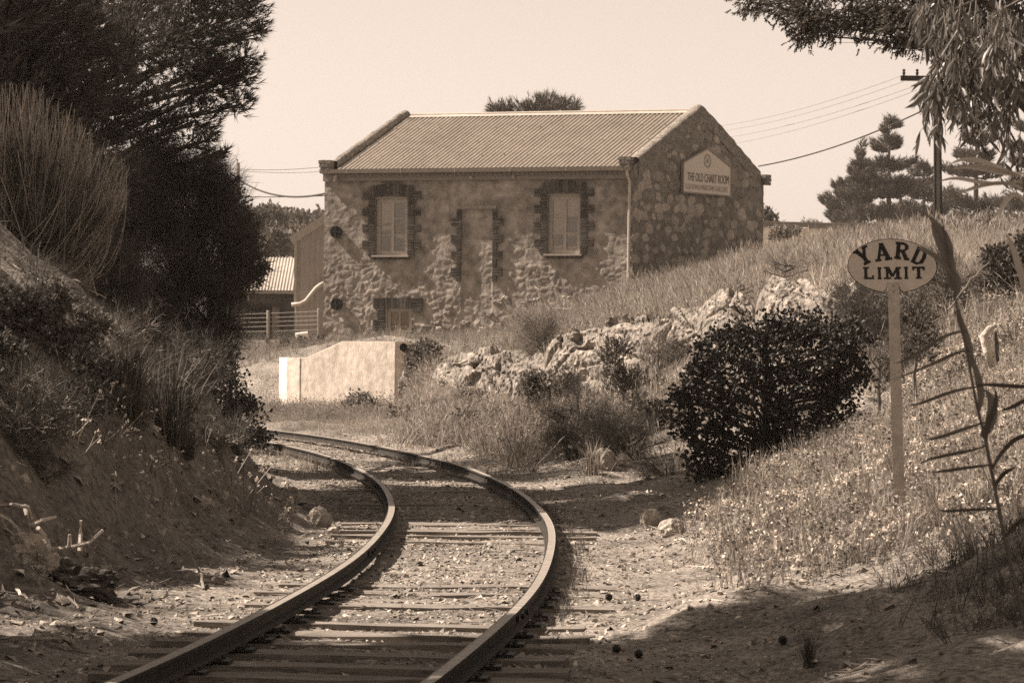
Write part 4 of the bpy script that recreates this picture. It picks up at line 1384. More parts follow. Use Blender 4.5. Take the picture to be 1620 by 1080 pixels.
for ch, cx, cy, w, h, rt in (('Y', -44.5, -15.5, 24, 27, -27), ('A', -15, -22, 25, 27, -8), ('R', 16, -24, 24, 27, 7), ('D', 43, -15.5, 22, 27, 26),
                             ('L', -38, 11.5, 18, 19, 0), ('I', -20.5, 11.5, 10, 19, 0), ('M', 0, 11, 26, 19, 0), ('I', 21.5, 10.5, 10, 19, 0), ('T', 41, 10, 20, 19, 0)):
    letter(ch, cx, cy, w, h, rt)

# ---------------------------------------------------------------- rocks
_ico = {}
def ico(sub):
    if sub not in _ico:
        import bmesh
        bm = bmesh.new(); bmesh.ops.create_icosphere(bm, subdivisions=sub, radius=1)
        v = np.array([x.co[:] for x in bm.verts]); f = np.array([[q.index for q in y.verts] for y in bm.faces]); bm.free()
        _ico[sub] = (v, f)
    return _ico[sub]
def rock(name, label, c, size, seed, sub=5, rough=.35, freq=1.6, m_='limestone', group=None, cat='rock', yaw=0.0, cavity=.0):
    v, f = ico(sub)
    d = 1 + rough * (np.abs(fbm(v * freq + seed * 3.1, 5, seed, .55)) * -1.1 + .45) + .10 * rough * fbm(v * freq * 5, 3, seed + 9)
    if cavity:
        d -= cavity * sstep(.25, .6, vnoise(v * freq * 1.7 + 5, seed + 5))
    st = np.round(v[:, 2] * 4 + .6 * vnoise(v * 1.5, seed + 2)) * .04
    w = v * d[:, None] * np.asarray(size); w[:, 2] += st * size[2]
    ca, sa = math.cos(yaw), math.sin(yaw)
    w = np.c_[w[:, 0] * ca - w[:, 1] * sa, w[:, 0] * sa + w[:, 1] * ca, w[:, 2]] + np.asarray(c)
    o = obj(name, (w, f), M[m_], origin=c)
    return tag(o, label, cat, group)
def at(px, py, Y, dz=0.0):
    p = P(px, py, Y); return p + (0, 0, dz)
GR = 'limestone outcrops along the cutting edge'
def outc(px, py, Y, wpx, hpx, seed, label, dep=.8, cav=.25, fr=1.6):
    u = m_per_px(Y)
    rock('rock_outcrop', label, P(px, py, Y), (wpx * u / 2 * 1.15, dep, hpx * u / 2 * 1.2), seed, 5, .6, fr * .8, 'limestone', GR, cavity=cav * .7)
def cliff(label, path, seed, amp=.30, back=1.3):
    """a broken face along the rim: path of (px, py of the top, py of the foot, Y)"""
    path = np.array(path, float)
    seg = np.r_[0, np.cumsum(np.abs(np.diff(path[:, 0])))]
    L_ = seg[-1]; n_ = int(L_ * .85) + 26
    u = np.linspace(0, L_, n_)
    cols = [np.interp(u, seg, path[:, k]) for k in range(4)]
    top = np.array([P(a, b, y + .35) for a, b, c, y in zip(*cols)]); foot = np.array([P(a, c, y - .25) for a, b, c, y in zip(*cols)])
    mid_ = np.array([0.0, .02, .05])
    m1 = 34; w = np.linspace(-.35, 1, m1)
    V = foot[:, None] * (1 - w)[None, :, None] + top[:, None] * w[None, :, None]
    bk = np.linspace(.06, 1, 14)
    gzt = gz(top[:, 0], top[:, 1] + back, False)
    capv = top[:, None] + np.array((0, back, 0)) * bk[None, :, None]
    capv[..., 2] = top[:, None, 2] * (1 - bk)[None] ** 1.5 + (gzt - .25)[:, None] * (1 - (1 - bk) ** 1.5)[None]
    V = np.concatenate([V, capv], 1)
    q = V * np.array((1.0, .6, 1.7))
    r1 = .6 + .55 * fbm(q * .8 + seed * 7.7, 3, seed, .5)
    uv = np.stack([V[..., 0] + .25 * vnoise(q * 1.5, 3), V[..., 2] * 1.0 + .2 * vnoise(q * 1.7, 4), 0 * V[..., 0]], -1)
    e1, e2, eid = cells(uv, (.62, .40), seed + 7)
    f1, f2, fid = cells(uv, (.23, .16), seed + 17)
    blocks = .09 * eid + .16 * np.clip((e2 - e1) * 3, 0, 1) + .05 * np.clip((f2 - f1) * 3, 0, 1) + .04 * fid
    fine = fbm(q * 5, 4, seed + 50, .6)
    hole = sstep(.30, .65, vnoise(q * 1.15 + 3.3, seed + 77))
    fade_w = np.concatenate([np.ones(m1), (1 - bk) * .8])
    ends = np.sin(np.pi * np.clip(np.linspace(0, 1, n_), 0, 1)) ** .35
    d = (amp * r1 + blocks + .05 * fine - 1.0 * amp * hole) * fade_w[None] * ends[:, None]
    V = V + d[..., None] * np.array((-.25, -.9, .25)) + (.06 * fbm(q * 2 + 9, 3, seed + 5) * ends[:, None])[..., None] * np.array((0, 0, 1.0))
    V[..., 2] -= (1 - ends)[:, None] * .5
    m = V.shape[1]
    i_ = (np.arange(n_ - 1)[:, None] * m + np.arange(m - 1)[None]).reshape(-1)
    o = obj('rock_outcrop', (V.reshape(-1, 3), np.c_[i_, i_ + m, i_ + m + 1, i_ + 1]), M['limestone'], origin=foot[n_ // 2])
    tag(o, label, 'rock', GR)
cliff('bright limestone face with a dark hollow at the cutting edge right of the white wall', [(684, 574, 600, 67.8), (720, 560, 612, 67), (760, 550, 644, 66), (800, 554, 648, 65), (835, 554, 624, 64), (880, 538, 606, 62.5)], 3, .34)
cliff('pale broken limestone face below the rim in the middle of the slope', [(862, 540, 586, 62), (900, 526, 604, 61), (950, 518, 616, 60), (1000, 512, 594, 59), (1060, 498, 574, 57), (1090, 490, 562, 56.2)], 9, .36)
cliff('low stepped limestone ledge running up to the dark overhang', [(1030, 510, 560, 57), (1080, 494, 552, 56), (1140, 482, 540, 54.6)], 12, .28)
cliff('dark shaded overhang of rock under the grassy mound', [(1105, 478, 520, 55), (1150, 468, 520, 54), (1200, 468, 510, 53)], 14, .5)
cliff('rugged sunlit limestone face between the overhang and the oval board', [(1196, 462, 500, 52.5), (1230, 446, 500, 52), (1255, 452, 505, 51.4), (1280, 442, 510, 51), (1312, 456, 500, 50)], 15, .42)
outc(745, 622, 63, 30, 14, 6, 'small white rock low in the weedy slope', .4)
outc(650, 622, 75.0, 30, 56, 8, 'pale crumbling rock against the right end of the white wall', .4, .3)
outc(1352, 510, 47, 80, 90, 17, 'dull brown rock face behind the oval board', .6, .35)
outc(404, 608, 84, 46, 44, 18, 'pale rock face left of the white wall', .5, .35)
outc(372, 604, 85, 36, 40, 19, 'shaded pale rock left of the wall behind the bush', .5, .3)
outc(136, 448, 36, 60, 90, 20, 'brown rock standing out of the left bank among shrubs', .5, .3)
def gp(px, Y):
    """place on the ground at photo column px and distance Y"""
    x = (px - 810) / F * Y
    return np.array((x, Y, float(gz(np.array([x]), np.array([Y]))[0])))
def ground_at(px, py, ylo=14, yhi=110):
    """where the sight line through a photo pixel meets the ground"""
    r = ray(px, py)
    Ys_ = np.linspace(ylo, yhi, 900)
    z = gz(r[0] * Ys_, Ys_, True)
    zr = CAMZ + r[2] * Ys_
    k = np.where(zr <= z)[0]
    Y = Ys_[k[0]] if len(k) else yhi
    return np.array((r[0] * Y, Y, float(gz(np.array([r[0] * Y]), np.array([Y]))[0])))
GL = 'loose stones beside the track'
for (px, py, wpx, hpx, sd, lb) in ((505, 832, 36, 32, 21, 'large pale angular stone left of the left rail'), (528, 845, 20, 12, 22, 'small flat stone just right of the large pale stone'),
                        (1030, 832, 34, 26, 23, 'pale stone at the foot of the big bush'), (1062, 846, 38, 28, 24, 'brown rounded stone right of the pale stone'),
                        (900, 826, 14, 9, 25, 'small dark stone right of the right rail at the bend'), (345, 922, 20, 14, 26, 'small stone at the foot of the leaning stick'),
                        (322, 803, 30, 20, 27, 'brown stone on the sunlit strip of the left bank'), (350, 790, 18, 16, 28, 'upright small stone on the left bank strip'),
                        (955, 742, 34, 30, 29, 'pale block of limestone by the grass tuft past the bend'), (985, 735, 22, 18, 30, 'smaller limestone block beside the grass tuft'),
                        (195, 855, 14, 12, 31, 'small stone lying on the shaded left bank'), (18, 745, 10, 9, 32, 'tiny pale stone high on the left bank')):
    p = ground_at(px, py)
    u = m_per_px(p[1])
    rock('loose_stone', lb, p + (0, 0, hpx * u * .3), (wpx * u / 2 * 1.05, wpx * u / 2 * .8, hpx * u / 2 * 1.1), sd, 3, .35, 1.3, 'rock', GL, 'stone')
# pine cones
GCn = 'fallen pine cones on the gravel'
for (px, py, lb) in ((975, 1033, 'left one of the two pine cones near the sleeper ends'), (1010, 1042, 'right one of the two pine cones near the sleeper ends'), (1238, 1028, 'pine cone by the dark grass tussock'),
                 (243, 989, 'pine cone at the edge of the shade left of the left rail'), (963, 950, 'pine cone in the sun beyond the sleeper ends'), (1008, 951, 'pine cone in the sun on gravel right of the sleepers')):
    p = ground_at(px, py)
    v, f = ico(3)
    k = 1 + .16 * np.sin(np.arctan2(v[:, 1], v[:, 0]) * 8 + v[:, 2] * 9) * np.sin(v[:, 2] * 16)
    w = v * k[:, None] * np.array((.028, .028, .036)) * .85
    rx = rng.uniform(.8, 1.5)
    w = np.c_[w[:, 0], w[:, 1] * math.cos(rx) - w[:, 2] * math.sin(rx), w[:, 1] * math.sin(rx) + w[:, 2] * math.cos(rx)]
    p = p + (0, 0, .025)
    tag(obj('pine_cone', (w + p, f), M['iron'], origin=p), lb, 'pine cone', GCn)

# old box like winch under the lower window
c = F3(fw(654, 530)[0], fw(654, 533)[1], .55)
wb = thing('old_winch', 'dark weathered box shaped machine standing below the lower window', 'machine', c - Zv * .2)
mb = MB()
k = [(-.32, -.2), (.30, -.2), (.24, .16), (-.20, .16)]
mb.prism([c + U * a + Zv * z - NI * .2 for a, z in k], NI * .4); obj('body', mb, M['darkwall'], wb)
mb = MB(); mb.box(c + U * .02 + Zv * .18, (.5, .46, .035), AXF); obj('lid', mb, M['gutter'], wb)
for sg in (-1, 1):
    mb = MB(); cc = c + U * (.36 * sg) - Zv * .05; mb.tube([cc - NI * .12, cc + NI * .12], .12, 12); obj('drum', mb, M['iron'], wb)
c = P(479, 530, 91)
mb = MB(); mb.tube([c + (-.2, 0, -.02), c + (.14, .05, .03)], .085, 10); tag(obj('white_pipe', mb, M['whitetop'], origin=c), 'short length of white pipe lying in weeds by the shed', 'pipe')
# ---------------------------------------------------------------- foliage templates (grow along +z, unit size)
def t_needles(n=13, w=.05):
    out = []
    for _ in range(5):
        V, T = [], []
        for k in range(n):
            a = rng.uniform(0, 2 * np.pi); sp = rng.uniform(.15, .75); L = rng.uniform(.7, 1.1); z0 = rng.uniform(-.6, .1)
            d = np.array((math.cos(a) * sp, math.sin(a) * sp, 1)); d /= np.linalg.norm(d)
            s = np.cross(d, rng.normal(size=3)); s /= np.linalg.norm(s)
            b = np.array((0, 0, z0)); i = len(V)
            V += [b - s * w, b + s * w, b + d * L]; T.append((i, i + 1, i + 2))
        out.append((np.array(V), np.array(T)))
    return out
def t_spray(n=12):
    """cypress or casuarina spray: stubby scales round a short shoot"""
    out = []
    for _ in range(5):
        V, T = [], []
        for k in range(n):
            z = k / n; a = rng.uniform(0, 2 * np.pi); L = (.5 - .3 * z) * rng.uniform(.7, 1.2)
            d = np.array((math.cos(a) * .8, math.sin(a) * .8, .9)); d /= np.linalg.norm(d)
            s = np.cross(d, rng.normal(size=3)); s /= np.linalg.norm(s); s *= .09
            b = np.array((0, 0, z * 1.0)); i = len(V)
            V += [b - s, b + s, b + d * L]; T.append((i, i + 1, i + 2))
        out.append((np.array(V), np.array(T)))
    return out
def t_leaves(n=6, w=.32, spread=.9, fold=.10):
    out = []
    for _ in range(6):
        V, T = [], []
        for k in range(n):
            c = rng.normal(0, spread / 2, 3); d = rng.normal(size=3) + (0, 0, .6); d /= np.linalg.norm(d)
            s = np.cross(d, rng.normal(size=3)); s /= np.linalg.norm(s); nn_ = np.cross(d, s)
            i = len(V)
            V += [c, c + d * .5 + s * w + nn_ * fold, c + d, c + d * .5 - s * w + nn_ * fold]
            T += [(i, i + 1, i + 2), (i, i + 2, i + 3)]
        out.append((np.array(V), np.array(T)))
    return out
def t_twigs(n=6, w=.018):
    out = []
    for _ in range(6):
        V, T = [], []
        for k in range(n):
            b = rng.normal(0, .15, 3); d = rng.normal(0, .55, 3) + (0, 0, .8)
            m_ = b + d * .5 + rng.normal(0, .1, 3); e = m_ + d * .5 + rng.normal(0, .15, 3)
            s = np.cross(d, rng.normal(size=3)); s /= np.linalg.norm(s) + 1e-6; s *= w
            i = len(V); V += [b - s, b + s, m_ - s * .7, m_ + s * .7, e]; T += [(i, i + 1, i + 2), (i + 2, i + 3, i + 4)]
        out.append((np.array(V), np.array(T)))
    return out
def t_grass(n=9, w=.010, lean=.35, seed_head=False):
    out = []
    for _ in range(6):
        V, T = [], []
        for k in range(n):
            b = np.array((rng.normal(0, .07), rng.normal(0, .07), -.03)); a = rng.uniform(0, 2 * np.pi); ln_ = abs(rng.normal(0, lean)); H = rng.uniform(.5, 1.05)
            o1 = np.array((math.cos(a), math.sin(a), 0)) * ln_
            m_ = b + o1 * .35 * H + Zv * H * .55; e = b + o1 * H + Zv * H * (1 - .3 * ln_)
            s = np.array((math.cos(a + 1.57 + rng.uniform(-1, 1)), math.sin(a + 1.57 + rng.uniform(-1, 1)), 0)) * w
            i = len(V); V += [b - s, b + s, m_ - s * .8, m_ + s * .8, e]; T += [(i, i + 1, i + 2), (i + 1, i + 3, i + 2), (i + 2, i + 3, i + 4)]
            if seed_head:
                i = len(V); hh = (e - m_) * .35; s2 = s * 1.8
                V += [e - hh, e - hh * .3 + s2, e + hh * .6, e - hh * .3 - s2]; T += [(i, i + 1, i + 2), (i, i + 2, i + 3)]
        out.append((np.array(V), np.array(T)))
    return out
def t_weed(n=5, leaf=.10, k_=4):
    out = []
    for _ in range(6):
        V, T = [], []
        for k in range(n):
            b = np.array((rng.normal(0, .10), rng.normal(0, .10), -.03)); d = np.array((rng.normal(0, .35), rng.normal(0, .35), 1)); H = rng.uniform(.45, 1.05)
            s = np.array((rng.normal(), rng.normal(), 0)); s /= np.linalg.norm(s); s *= .012
            e = b + d * H; i = len(V); V += [b - s, b + s, e]; T.append((i, i + 1, i + 2))
            for q in range(k_):
                c = b + (e - b) * rng.uniform(.3, 1.05); dd = rng.normal(size=3) + (0, 0, .5); dd /= np.linalg.norm(dd); dd *= leaf * rng.uniform(.6, 1.3)
                ss_ = np.cross(dd, rng.normal(size=3)); ss_ /= np.linalg.norm(ss_); ss_ *= leaf * .4
                i = len(V); V += [c, c + dd * .5 + ss_, c + dd, c + dd * .5 - ss_]; T += [(i, i + 1, i + 2), (i, i + 2, i + 3)]
        out.append((np.array(V), np.array(T)))
    return out
def t_light(n=7, w=.015, lean=.4):
    """light grass for far slopes: one face to a blade, a seed head on every other"""
    out = []
    for _ in range(8):
        V, T = [], []
        for k in range(n):
            b = np.array((rng.normal(0, .09), rng.normal(0, .09), -.03)); a = rng.uniform(0, 6.283); l_ = abs(rng.normal(0, lean)); H = rng.uniform(.5, 1.05)
            e = b + np.array((math.cos(a) * l_, math.sin(a) * l_, H)); q = a + 1.57 + rng.uniform(-1, 1)
            s = np.array((math.cos(q), math.sin(q), 0)) * w
            i = len(V); V += [b - s, b + s, e]; T.append((i, i + 1, i + 2))
            if k % 2:
                h_ = (e - b) * .22; i = len(V); V += [e - h_ - s * .3, e - h_ * .4 + s * 1.7, e + h_ * .2]; T.append((i, i + 1, i + 2))
        out.append((np.array(V), np.array(T)))
    return out
def t_lightweed(n=5, leaf=.12, k_=3):
    out = []
    for _ in range(8):
        V, T = [], []
        for k in range(n):
            b = np.array((rng.normal(0, .12), rng.normal(0, .12), -.03)); d = np.array((rng.normal(0, .35), rng.normal(0, .35), 1)); H = rng.uniform(.45, 1.05)
            s = np.array((rng.normal(), rng.normal(), 0)); s /= np.linalg.norm(s); s *= .012
            e = b + d * H; i = len(V); V += [b - s, b + s, e]; T.append((i, i + 1, i + 2))
            for q in range(k_):
                c = b + (e - b) * rng.uniform(.3, 1.05); dd = rng.normal(size=3) + (0, 0, .5); dd /= np.linalg.norm(dd); dd *= leaf * rng.uniform(.6, 1.3)
                s2 = np.cross(dd, rng.normal(size=3)); s2 /= np.linalg.norm(s2); s2 *= leaf * .45
                i = len(V); V += [c - s2 * .4, c + dd * .5 + s2, c + dd]; T.append((i, i + 1, i + 2))
        out.append((np.array(V), np.array(T)))
    return out
T_LIGHT, T_LWEED = t_light(), t_lightweed()
T_SHADE = t_needles(6, .09)
T_NEED, T_SPRAY, T_LEAF, T_TWIG, T_GRASS, T_SEED, T_WEED = t_needles(), t_spray(), t_leaves(), t_twigs(), t_grass(), t_grass(9, .011, .4, True), t_weed()
T_ROUND = t_leaves(5, .42, 1.1, .12)
T_HEAD = t_leaves(3, .6, .5, .2)
T_LONGN = t_needles(10, .042)
T_TUSS = t_grass(26, .010, .55)

# ---------------------------------------------------------------- trees and shrubs made of limbs and clumps
def limb_path(a, b, n=7, wob=.12, sagz=0.0):
    a, b = np.asarray(a), np.asarray(b)
    t_ = np.linspace(0, 1, n); L_ = np.linalg.norm(b - a)
    w = rng.normal(0, wob * L_ / 4, (n, 3)); w[0] = w[-1] = 0
    w = (w + np.roll(w, 1, 0) + np.roll(w, -1, 0)) / 3 * np.sin(t_ * np.pi)[:, None]
    return a + (b - a) * t_[:, None] + w - Zv * (sagz * 4 * t_ * (1 - t_))[:, None]
def blob_tree(name, label, cat, base, blobs, mat_leaf, tmpl, per, size, Y=None, trunk_r=.12, group=None, up=.5, shell=.35, twig_n=26, twig_r=.008, mat_bark='bark', top=None, flat=1.0, deep=1.1, leafname='crown', outw=1.0, limb_r=.35, high=False, sub=1, drift=(0, 0, 0)):
    """blobs: (px, py, r_px[, Y]) clumps seen in the photograph; limbs run from the trunk to every clump"""
    base = np.asarray(base, float)
    root = thing(name, label, cat, base, group)
    cs_ = []
    for b in blobs:
        yb = b[3] if len(b) > 3 else Y + rng.uniform(-1, 1) * b[2] * m_per_px(Y) * deep
        cs_.append((P(b[0], b[1], yb), b[2] * m_per_px(yb)))
    mb = MB()
    zt = max(c[0][2] for c in cs_)
    cen_ = np.mean([c[0] for c in cs_], 0)
    tip = np.array((base[0] * .45 + cen_[0] * .55, base[1] * .5 + cen_[1] * .5, zt)) if top is None else np.asarray(top, float)
    tr_ = limb_path(base - Zv * .3, tip, 12, .10)
    mb.tube(tr_, np.linspace(trunk_r, trunk_r * .2, 12), 7)
    PP, DD, SS = [], [], []
    for (c, r) in cs_:
        k = int(np.clip(np.searchsorted(tr_[:, 2], c[2] - r * 1.0 - .25 * np.hypot(*(c[:2] - base[:2]))) , 1, 10))
        if high: k = int(rng.integers(8, 11))
        lp_ = limb_path(tr_[k], c, 7, .14)
        r0_ = max(trunk_r * limb_r * (1 - k / 16), twig_r * 2)
        mb.tube(lp_, np.linspace(r0_, twig_r * 1.6, 7), 5)
        ldir = c - tr_[k]; ldir /= np.linalg.norm(ldir) + 1e-6
        if high:
            m_ = int(per * r * .12); q_ = lp_[rng.integers(1, 7, m_)]
            PP.append(q_ + rng.normal(0, .05, (m_, 3))); DD.append(np.tile(np.array((-.3, 0, -.6)), (m_, 1)) + rng.normal(0, .4, (m_, 3))); SS.append(size * rng.uniform(.6, 1.2, m_))
        n = int(per * r * r)
        for _ in range(int(twig_n)):
            d = rng.normal(size=3); d /= np.linalg.norm(d)
            e = c + d * r * rng.uniform(.6, 1.0) * np.array((1, deep, flat))
            mb.tube(limb_path(lp_[rng.integers(4, 7)], e, 3, .25), np.linspace(twig_r, twig_r * .4, 3), 3, False)
        d = rng.normal(size=(n, 3)); d /= np.linalg.norm(d, axis=1)[:, None]
        # lumpy shell: several small sub-clumps so that gaps stay open
        lump = fbm(d * 1.9 + c, 3, 51)
        rad = r * (shell + (1 - shell) * rng.random(n) ** .6) * (1 + .28 * lump)
        keep_ = vnoise((c + d * rad[:, None]) * (2.2 / max(r, .25)), 88) > -.38
        p = c + d * rad[:, None] * np.array((1, deep, flat))
        PP.append(p[keep_]); DD.append((d * outw + ldir * .5 + Zv * up + np.asarray(drift) + rng.normal(0, .25, d.shape))[keep_]); SS.append((size * rng.uniform(.65, 1.3, n))[keep_])
    obj('trunk', mb, M[mat_bark], root)
    v, f = scatter(tmpl, np.vstack(PP), frames(np.vstack(DD)), np.concatenate(SS))
    obj(leafname, (v, f), M[mat_leaf], root)
    return root

# the big dark pine of the left bank
pb_ = gp(60, 43.0)
blob_tree('pine_tree', 'big dark pine with needle tufts filling the upper left corner above the bank', 'tree', pb_,
    [(385, 25, 46), (415, 45, 16), (330, 40, 60), (388, 90, 32), (350, 130, 46), (290, 90, 66), (215, 60, 80), (382, 165, 24), (310, 190, 48), (328, 222, 22), (250, 175, 55), (175, 150, 70), (110, 60, 90), (40, 40, 95), (340, 248, 22), (358, 240, 11), (60, 175, 80), (200, -70, 110), (350, -60, 80), (40, -90, 120), (385, 118, 30), (395, 5, 30), (140, 230, 70), (240, 240, 50), (60, 270, 80), (300, -20, 60), (160, 60, 80, 46), (230, 0, 80, 46.5), (100, 150, 80, 46), (300, 60, 60, 45.5), (330, 120, 50, 45.5), (180, 190, 60, 46), (60, 40, 90, 47), (120, -90, 110, 46), (270, -60, 80, 47)],
    'pine', T_LONGN, 1700, .125, Y=42, trunk_r=.26, up=.45, shell=.25, twig_n=24, twig_r=.010, outw=1.0, deep=1.3)
blob_tree('cypress_tree', 'lighter cypress with sunlit feathery sprays in front of the dark pine', 'tree', gp(-60, 37),
    [(30, 60, 48), (95, 45, 44), (150, 55, 38), (60, 120, 50), (120, 110, 40), (185, 75, 24), (15, 150, 50), (150, 150, 28), (200, 130, 20), (-60, 100, 80), (90, -10, 60)],
    'cypress', T_SPRAY, 2600, .10, Y=36.5, trunk_r=.16, up=.25, shell=.4, twig_n=16, outw=.9, drift=(.5, 0, .1))
blob_tree('coastal_wattle', 'dense dark twiggy shrub under the pine beside the low shed', 'shrub', gp(330, 42.5),
    [(295, 320, 78), (340, 300, 32), (330, 400, 72), (250, 420, 80), (372, 372, 34), (395, 432, 20), (150, 400, 70), (180, 300, 60), (250, 280, 55), (200, 340, 60), (300, 495, 66), (345, 530, 34), (372, 335, 20), (352, 292, 16), (335, 262, 18), (240, 520, 60), (405, 408, 12), (360, 455, 28)],
    'darkshrub', T_TWIG, 7000, .18, Y=41.5, trunk_r=.10, up=.3, shell=.3, twig_n=26, twig_r=.007, mat_bark='twigs')
blob_tree('coastal_wattle', 'fine leafed olive shrub reaching over the low shed roof', 'shrub', gp(350, 49),
    [(382, 362, 24), (372, 390, 30), (398, 432, 22), (415, 425, 10), (392, 380, 14), (360, 330, 30), (370, 440, 30)],
    'darkshrub', T_LEAF, 2600, .06, Y=49, trunk_r=.06, up=.2, shell=.2, twig_n=20, twig_r=.006)
blob_tree('mirror_bush', 'glossy dark leafy bush at the toe of the left bank in front of the wall', 'bush', gp(372, 49.5),
    [(385, 665, 42), (362, 620, 40), (400, 700, 28), (345, 575, 34), (330, 640, 40), (418, 690, 14), (395, 640, 18), (352, 690, 30), (365, 560, 18)],
    'bushleaf', T_ROUND, 1100, .06, Y=49, trunk_r=.05, up=.3, shell=.35, twig_n=18, twig_r=.006)
# the light broom like bush nearest on the left bank
def fan(name, label, cat, base, n, tips, mat_, r0=.008, bend=.25, group=None, k=3, kids=True, spread=.3):
    root = thing(name, label, cat, base, group)
    mb = MB()
    bl_ = []
    for _ in range(n):
        tp = tips()
        st = np.asarray(base) + rng.normal(0, spread, 3) * (1, 1, .15)
        mid = np.array((st[0] * .25 + tp[0] * .75, (st[1] + tp[1]) / 2, st[2] * .72 + tp[2] * .28)) + rng.normal(0, bend, 3) * .25
        t_ = np.linspace(0, 1, 8)[:, None]
        pts = (1 - t_) ** 2 * st + 2 * t_ * (1 - t_) * mid + t_ ** 2 * tp
        mb.tube(pts, np.linspace(r0, r0 * .45, 8), 3, False)
        bl_.append(pts)
    obj('stems', mb, M[mat_], root)
    return root, bl_
bb = gp(20, 32.0) - Zv * .5
def broom_tip():
    px = rng.uniform(-70, 200); top = 128 + max(0, px - 60) * .95 + rng.exponential(70)
    if px > 120: top = min(top, 300)
    return P(px + rng.normal(0, 8), min(top, 380), 32 + rng.uniform(-1.2, 1.0))
fan_root, fan_b = fan('broom_bush', 'pale bush of bare curving stems like a broom on the left bank', 'bush', bb, 800, broom_tip, 'broom', .0065, .6, spread=.36)
pp_ = np.vstack([b[[3, 5]] for b in fan_b]); dd_ = np.vstack([np.stack([b[4] - b[3], b[6] - b[5]]) for b in fan_b])
obj('leaves', scatter(T_TWIG, pp_, frames(dd_ / (np.linalg.norm(dd_, axis=1)[:, None] + 1e-6)), rng.uniform(.14, .30, len(pp_))), M['darkshrub'], fan_root)

def shrub(name, label, cat, px, py, Y, wpx, hpx, mat_, tmpl, per, size, group=None, up=.6, shell=.2, n=6, base=None, flat=1.0, twig='twigs', deep=1.1, tn=10):
    """bush filling a width and height around the photo point (px,py) = its centre"""
    bl_ = []
    for k in range(n + 8):
        a = rng.uniform(0, 2 * np.pi); q = rng.uniform(.25, 1.0)
        bl_.append((px + math.cos(a) * q * wpx / 2, py + math.sin(a) * q * hpx / 2, min(wpx, hpx) * rng.uniform(.10, .27)))
    bl_.append((px, py + hpx * .12, min(wpx, hpx) * .42))
    b = gp(px, Y) if base is None else base
    return blob_tree(name, label, cat, b, bl_, mat_, tmpl, per, size, Y=Y, trunk_r=.035, group=group, up=up, shell=shell, twig_n=tn, twig_r=.005, mat_bark=twig, flat=flat, deep=deep)
SH = 'shrubs on the left bank'
def gshrub(label, px, pyb, wpx, hpx, m_, t, per, size, n=7, name='bank_shrub', group=SH, tn=14):
    """a bush standing where the sight line through its foot meets the ground"""
    p = ground_at(px, pyb)
    shrub(name, label, 'shrub', px, pyb - hpx * .42, p[1], wpx, hpx, m_, t, per, size, group, n=n, base=p, tn=tn)
gshrub('pale small leafed shrub on the left bank catching the sun', 95, 560, 120, 120, 'greyshrub', T_LEAF, 1700, .05, 8)
gshrub('large feathery dark shrub at the left edge above the bare bank', 30, 700, 170, 150, 'darkshrub', T_TWIG, 2200, .11, 10, tn=24)
gshrub('olive shrub between the feathery shrub and the rush tussocks', 135, 660, 120, 100, 'darkshrub', T_LEAF, 1800, .05, 8)
gshrub('rambling twiggy shrub half way up the left bank', 190, 590, 130, 100, 'greyshrub', T_TWIG, 1800, .12, 8, tn=30)
gshrub('dark shrub with upright twigs under the wattle', 285, 625, 130, 100, 'darkshrub', T_TWIG, 2000, .15, 8, tn=24)
gshrub('dim shrub at the left frame edge below the broom stems', 10, 540, 130, 110, 'darkshrub', T_LEAF, 1800, .05, 8)
gshrub('tall dark shrub behind the brown rock on the left bank', 190, 500, 130, 110, 'darkshrub', T_TWIG, 1800, .14, 8, tn=24)
gshrub('small leafed dark shrub right of the brown rock', 240, 545, 90, 80, 'darkshrub', T_LEAF, 1800, .06, 7)
gshrub('low dark scrub creeping over the bare bank by the mirror bush', 345, 720, 90, 56, 'darkshrub', T_TWIG, 2000, .12, 6)
gshrub('small thorny shrub on the bare slope above the driftwood', 70, 760, 90, 60, 'darkshrub', T_TWIG, 2400, .08, 5, tn=24)
gshrub('ragged dark shrub at the left edge on the steepest part of the bank', 5, 640, 110, 110, 'darkshrub', T_LEAF, 1800, .05, 8)
gshrub('little grey shrub among the seed head stalks', 215, 690, 70, 46, 'greyshrub', T_TWIG, 2200, .08, 5, tn=20)
gshrub('dark heathy shrub at the top of the sandy patch', 255, 660, 90, 70, 'darkshrub', T_LEAF, 2000, .05, 6)
# shrubs just outside the frame on the bank top, whose shade falls on the bank and the gravel
GS = 'trees on the bank top shading the track'
def shade_tree(label, X, Y, z0, blobs, size=.2, per=150, r=.22, m_='pine', t=None):
    base = np.array((X, Y, float(gz(np.array([X]), np.array([Y]))[0])))
    root = thing('shade_tree', label, 'tree', base, GS)
    mb = MB()
    tip = base + (0, 0, max(b[2] for b in blobs) - base[2])
    tr_ = limb_path(base - Zv * .3, tip, 10, .08); mb.tube(tr_, np.linspace(r, r * .25, 10), 7)
    PP, DD = [], []
    for (x, y, z, rr_) in blobs:
        c = np.array((x, y, z)); k = int(np.clip(np.searchsorted(tr_[:, 2], z - rr_), 1, 8))
        mb.tube(limb_path(tr_[k], c, 6, .15), np.linspace(r * .35, .02, 6), 5)
        n = int(per * rr_ * rr_); d = rng.normal(size=(n, 3)); d /= np.linalg.norm(d, axis=1)[:, None]
        PP.append(c + d * (rr_ * rng.uniform(.25, 1, n))[:, None]); DD.append(d + Zv * .4)
    obj('trunk', mb, M['bark'], root)
    obj('crown', scatter(t or T_SHADE, np.vstack(PP), frames(np.vstack(DD)), size), M[m_], root)
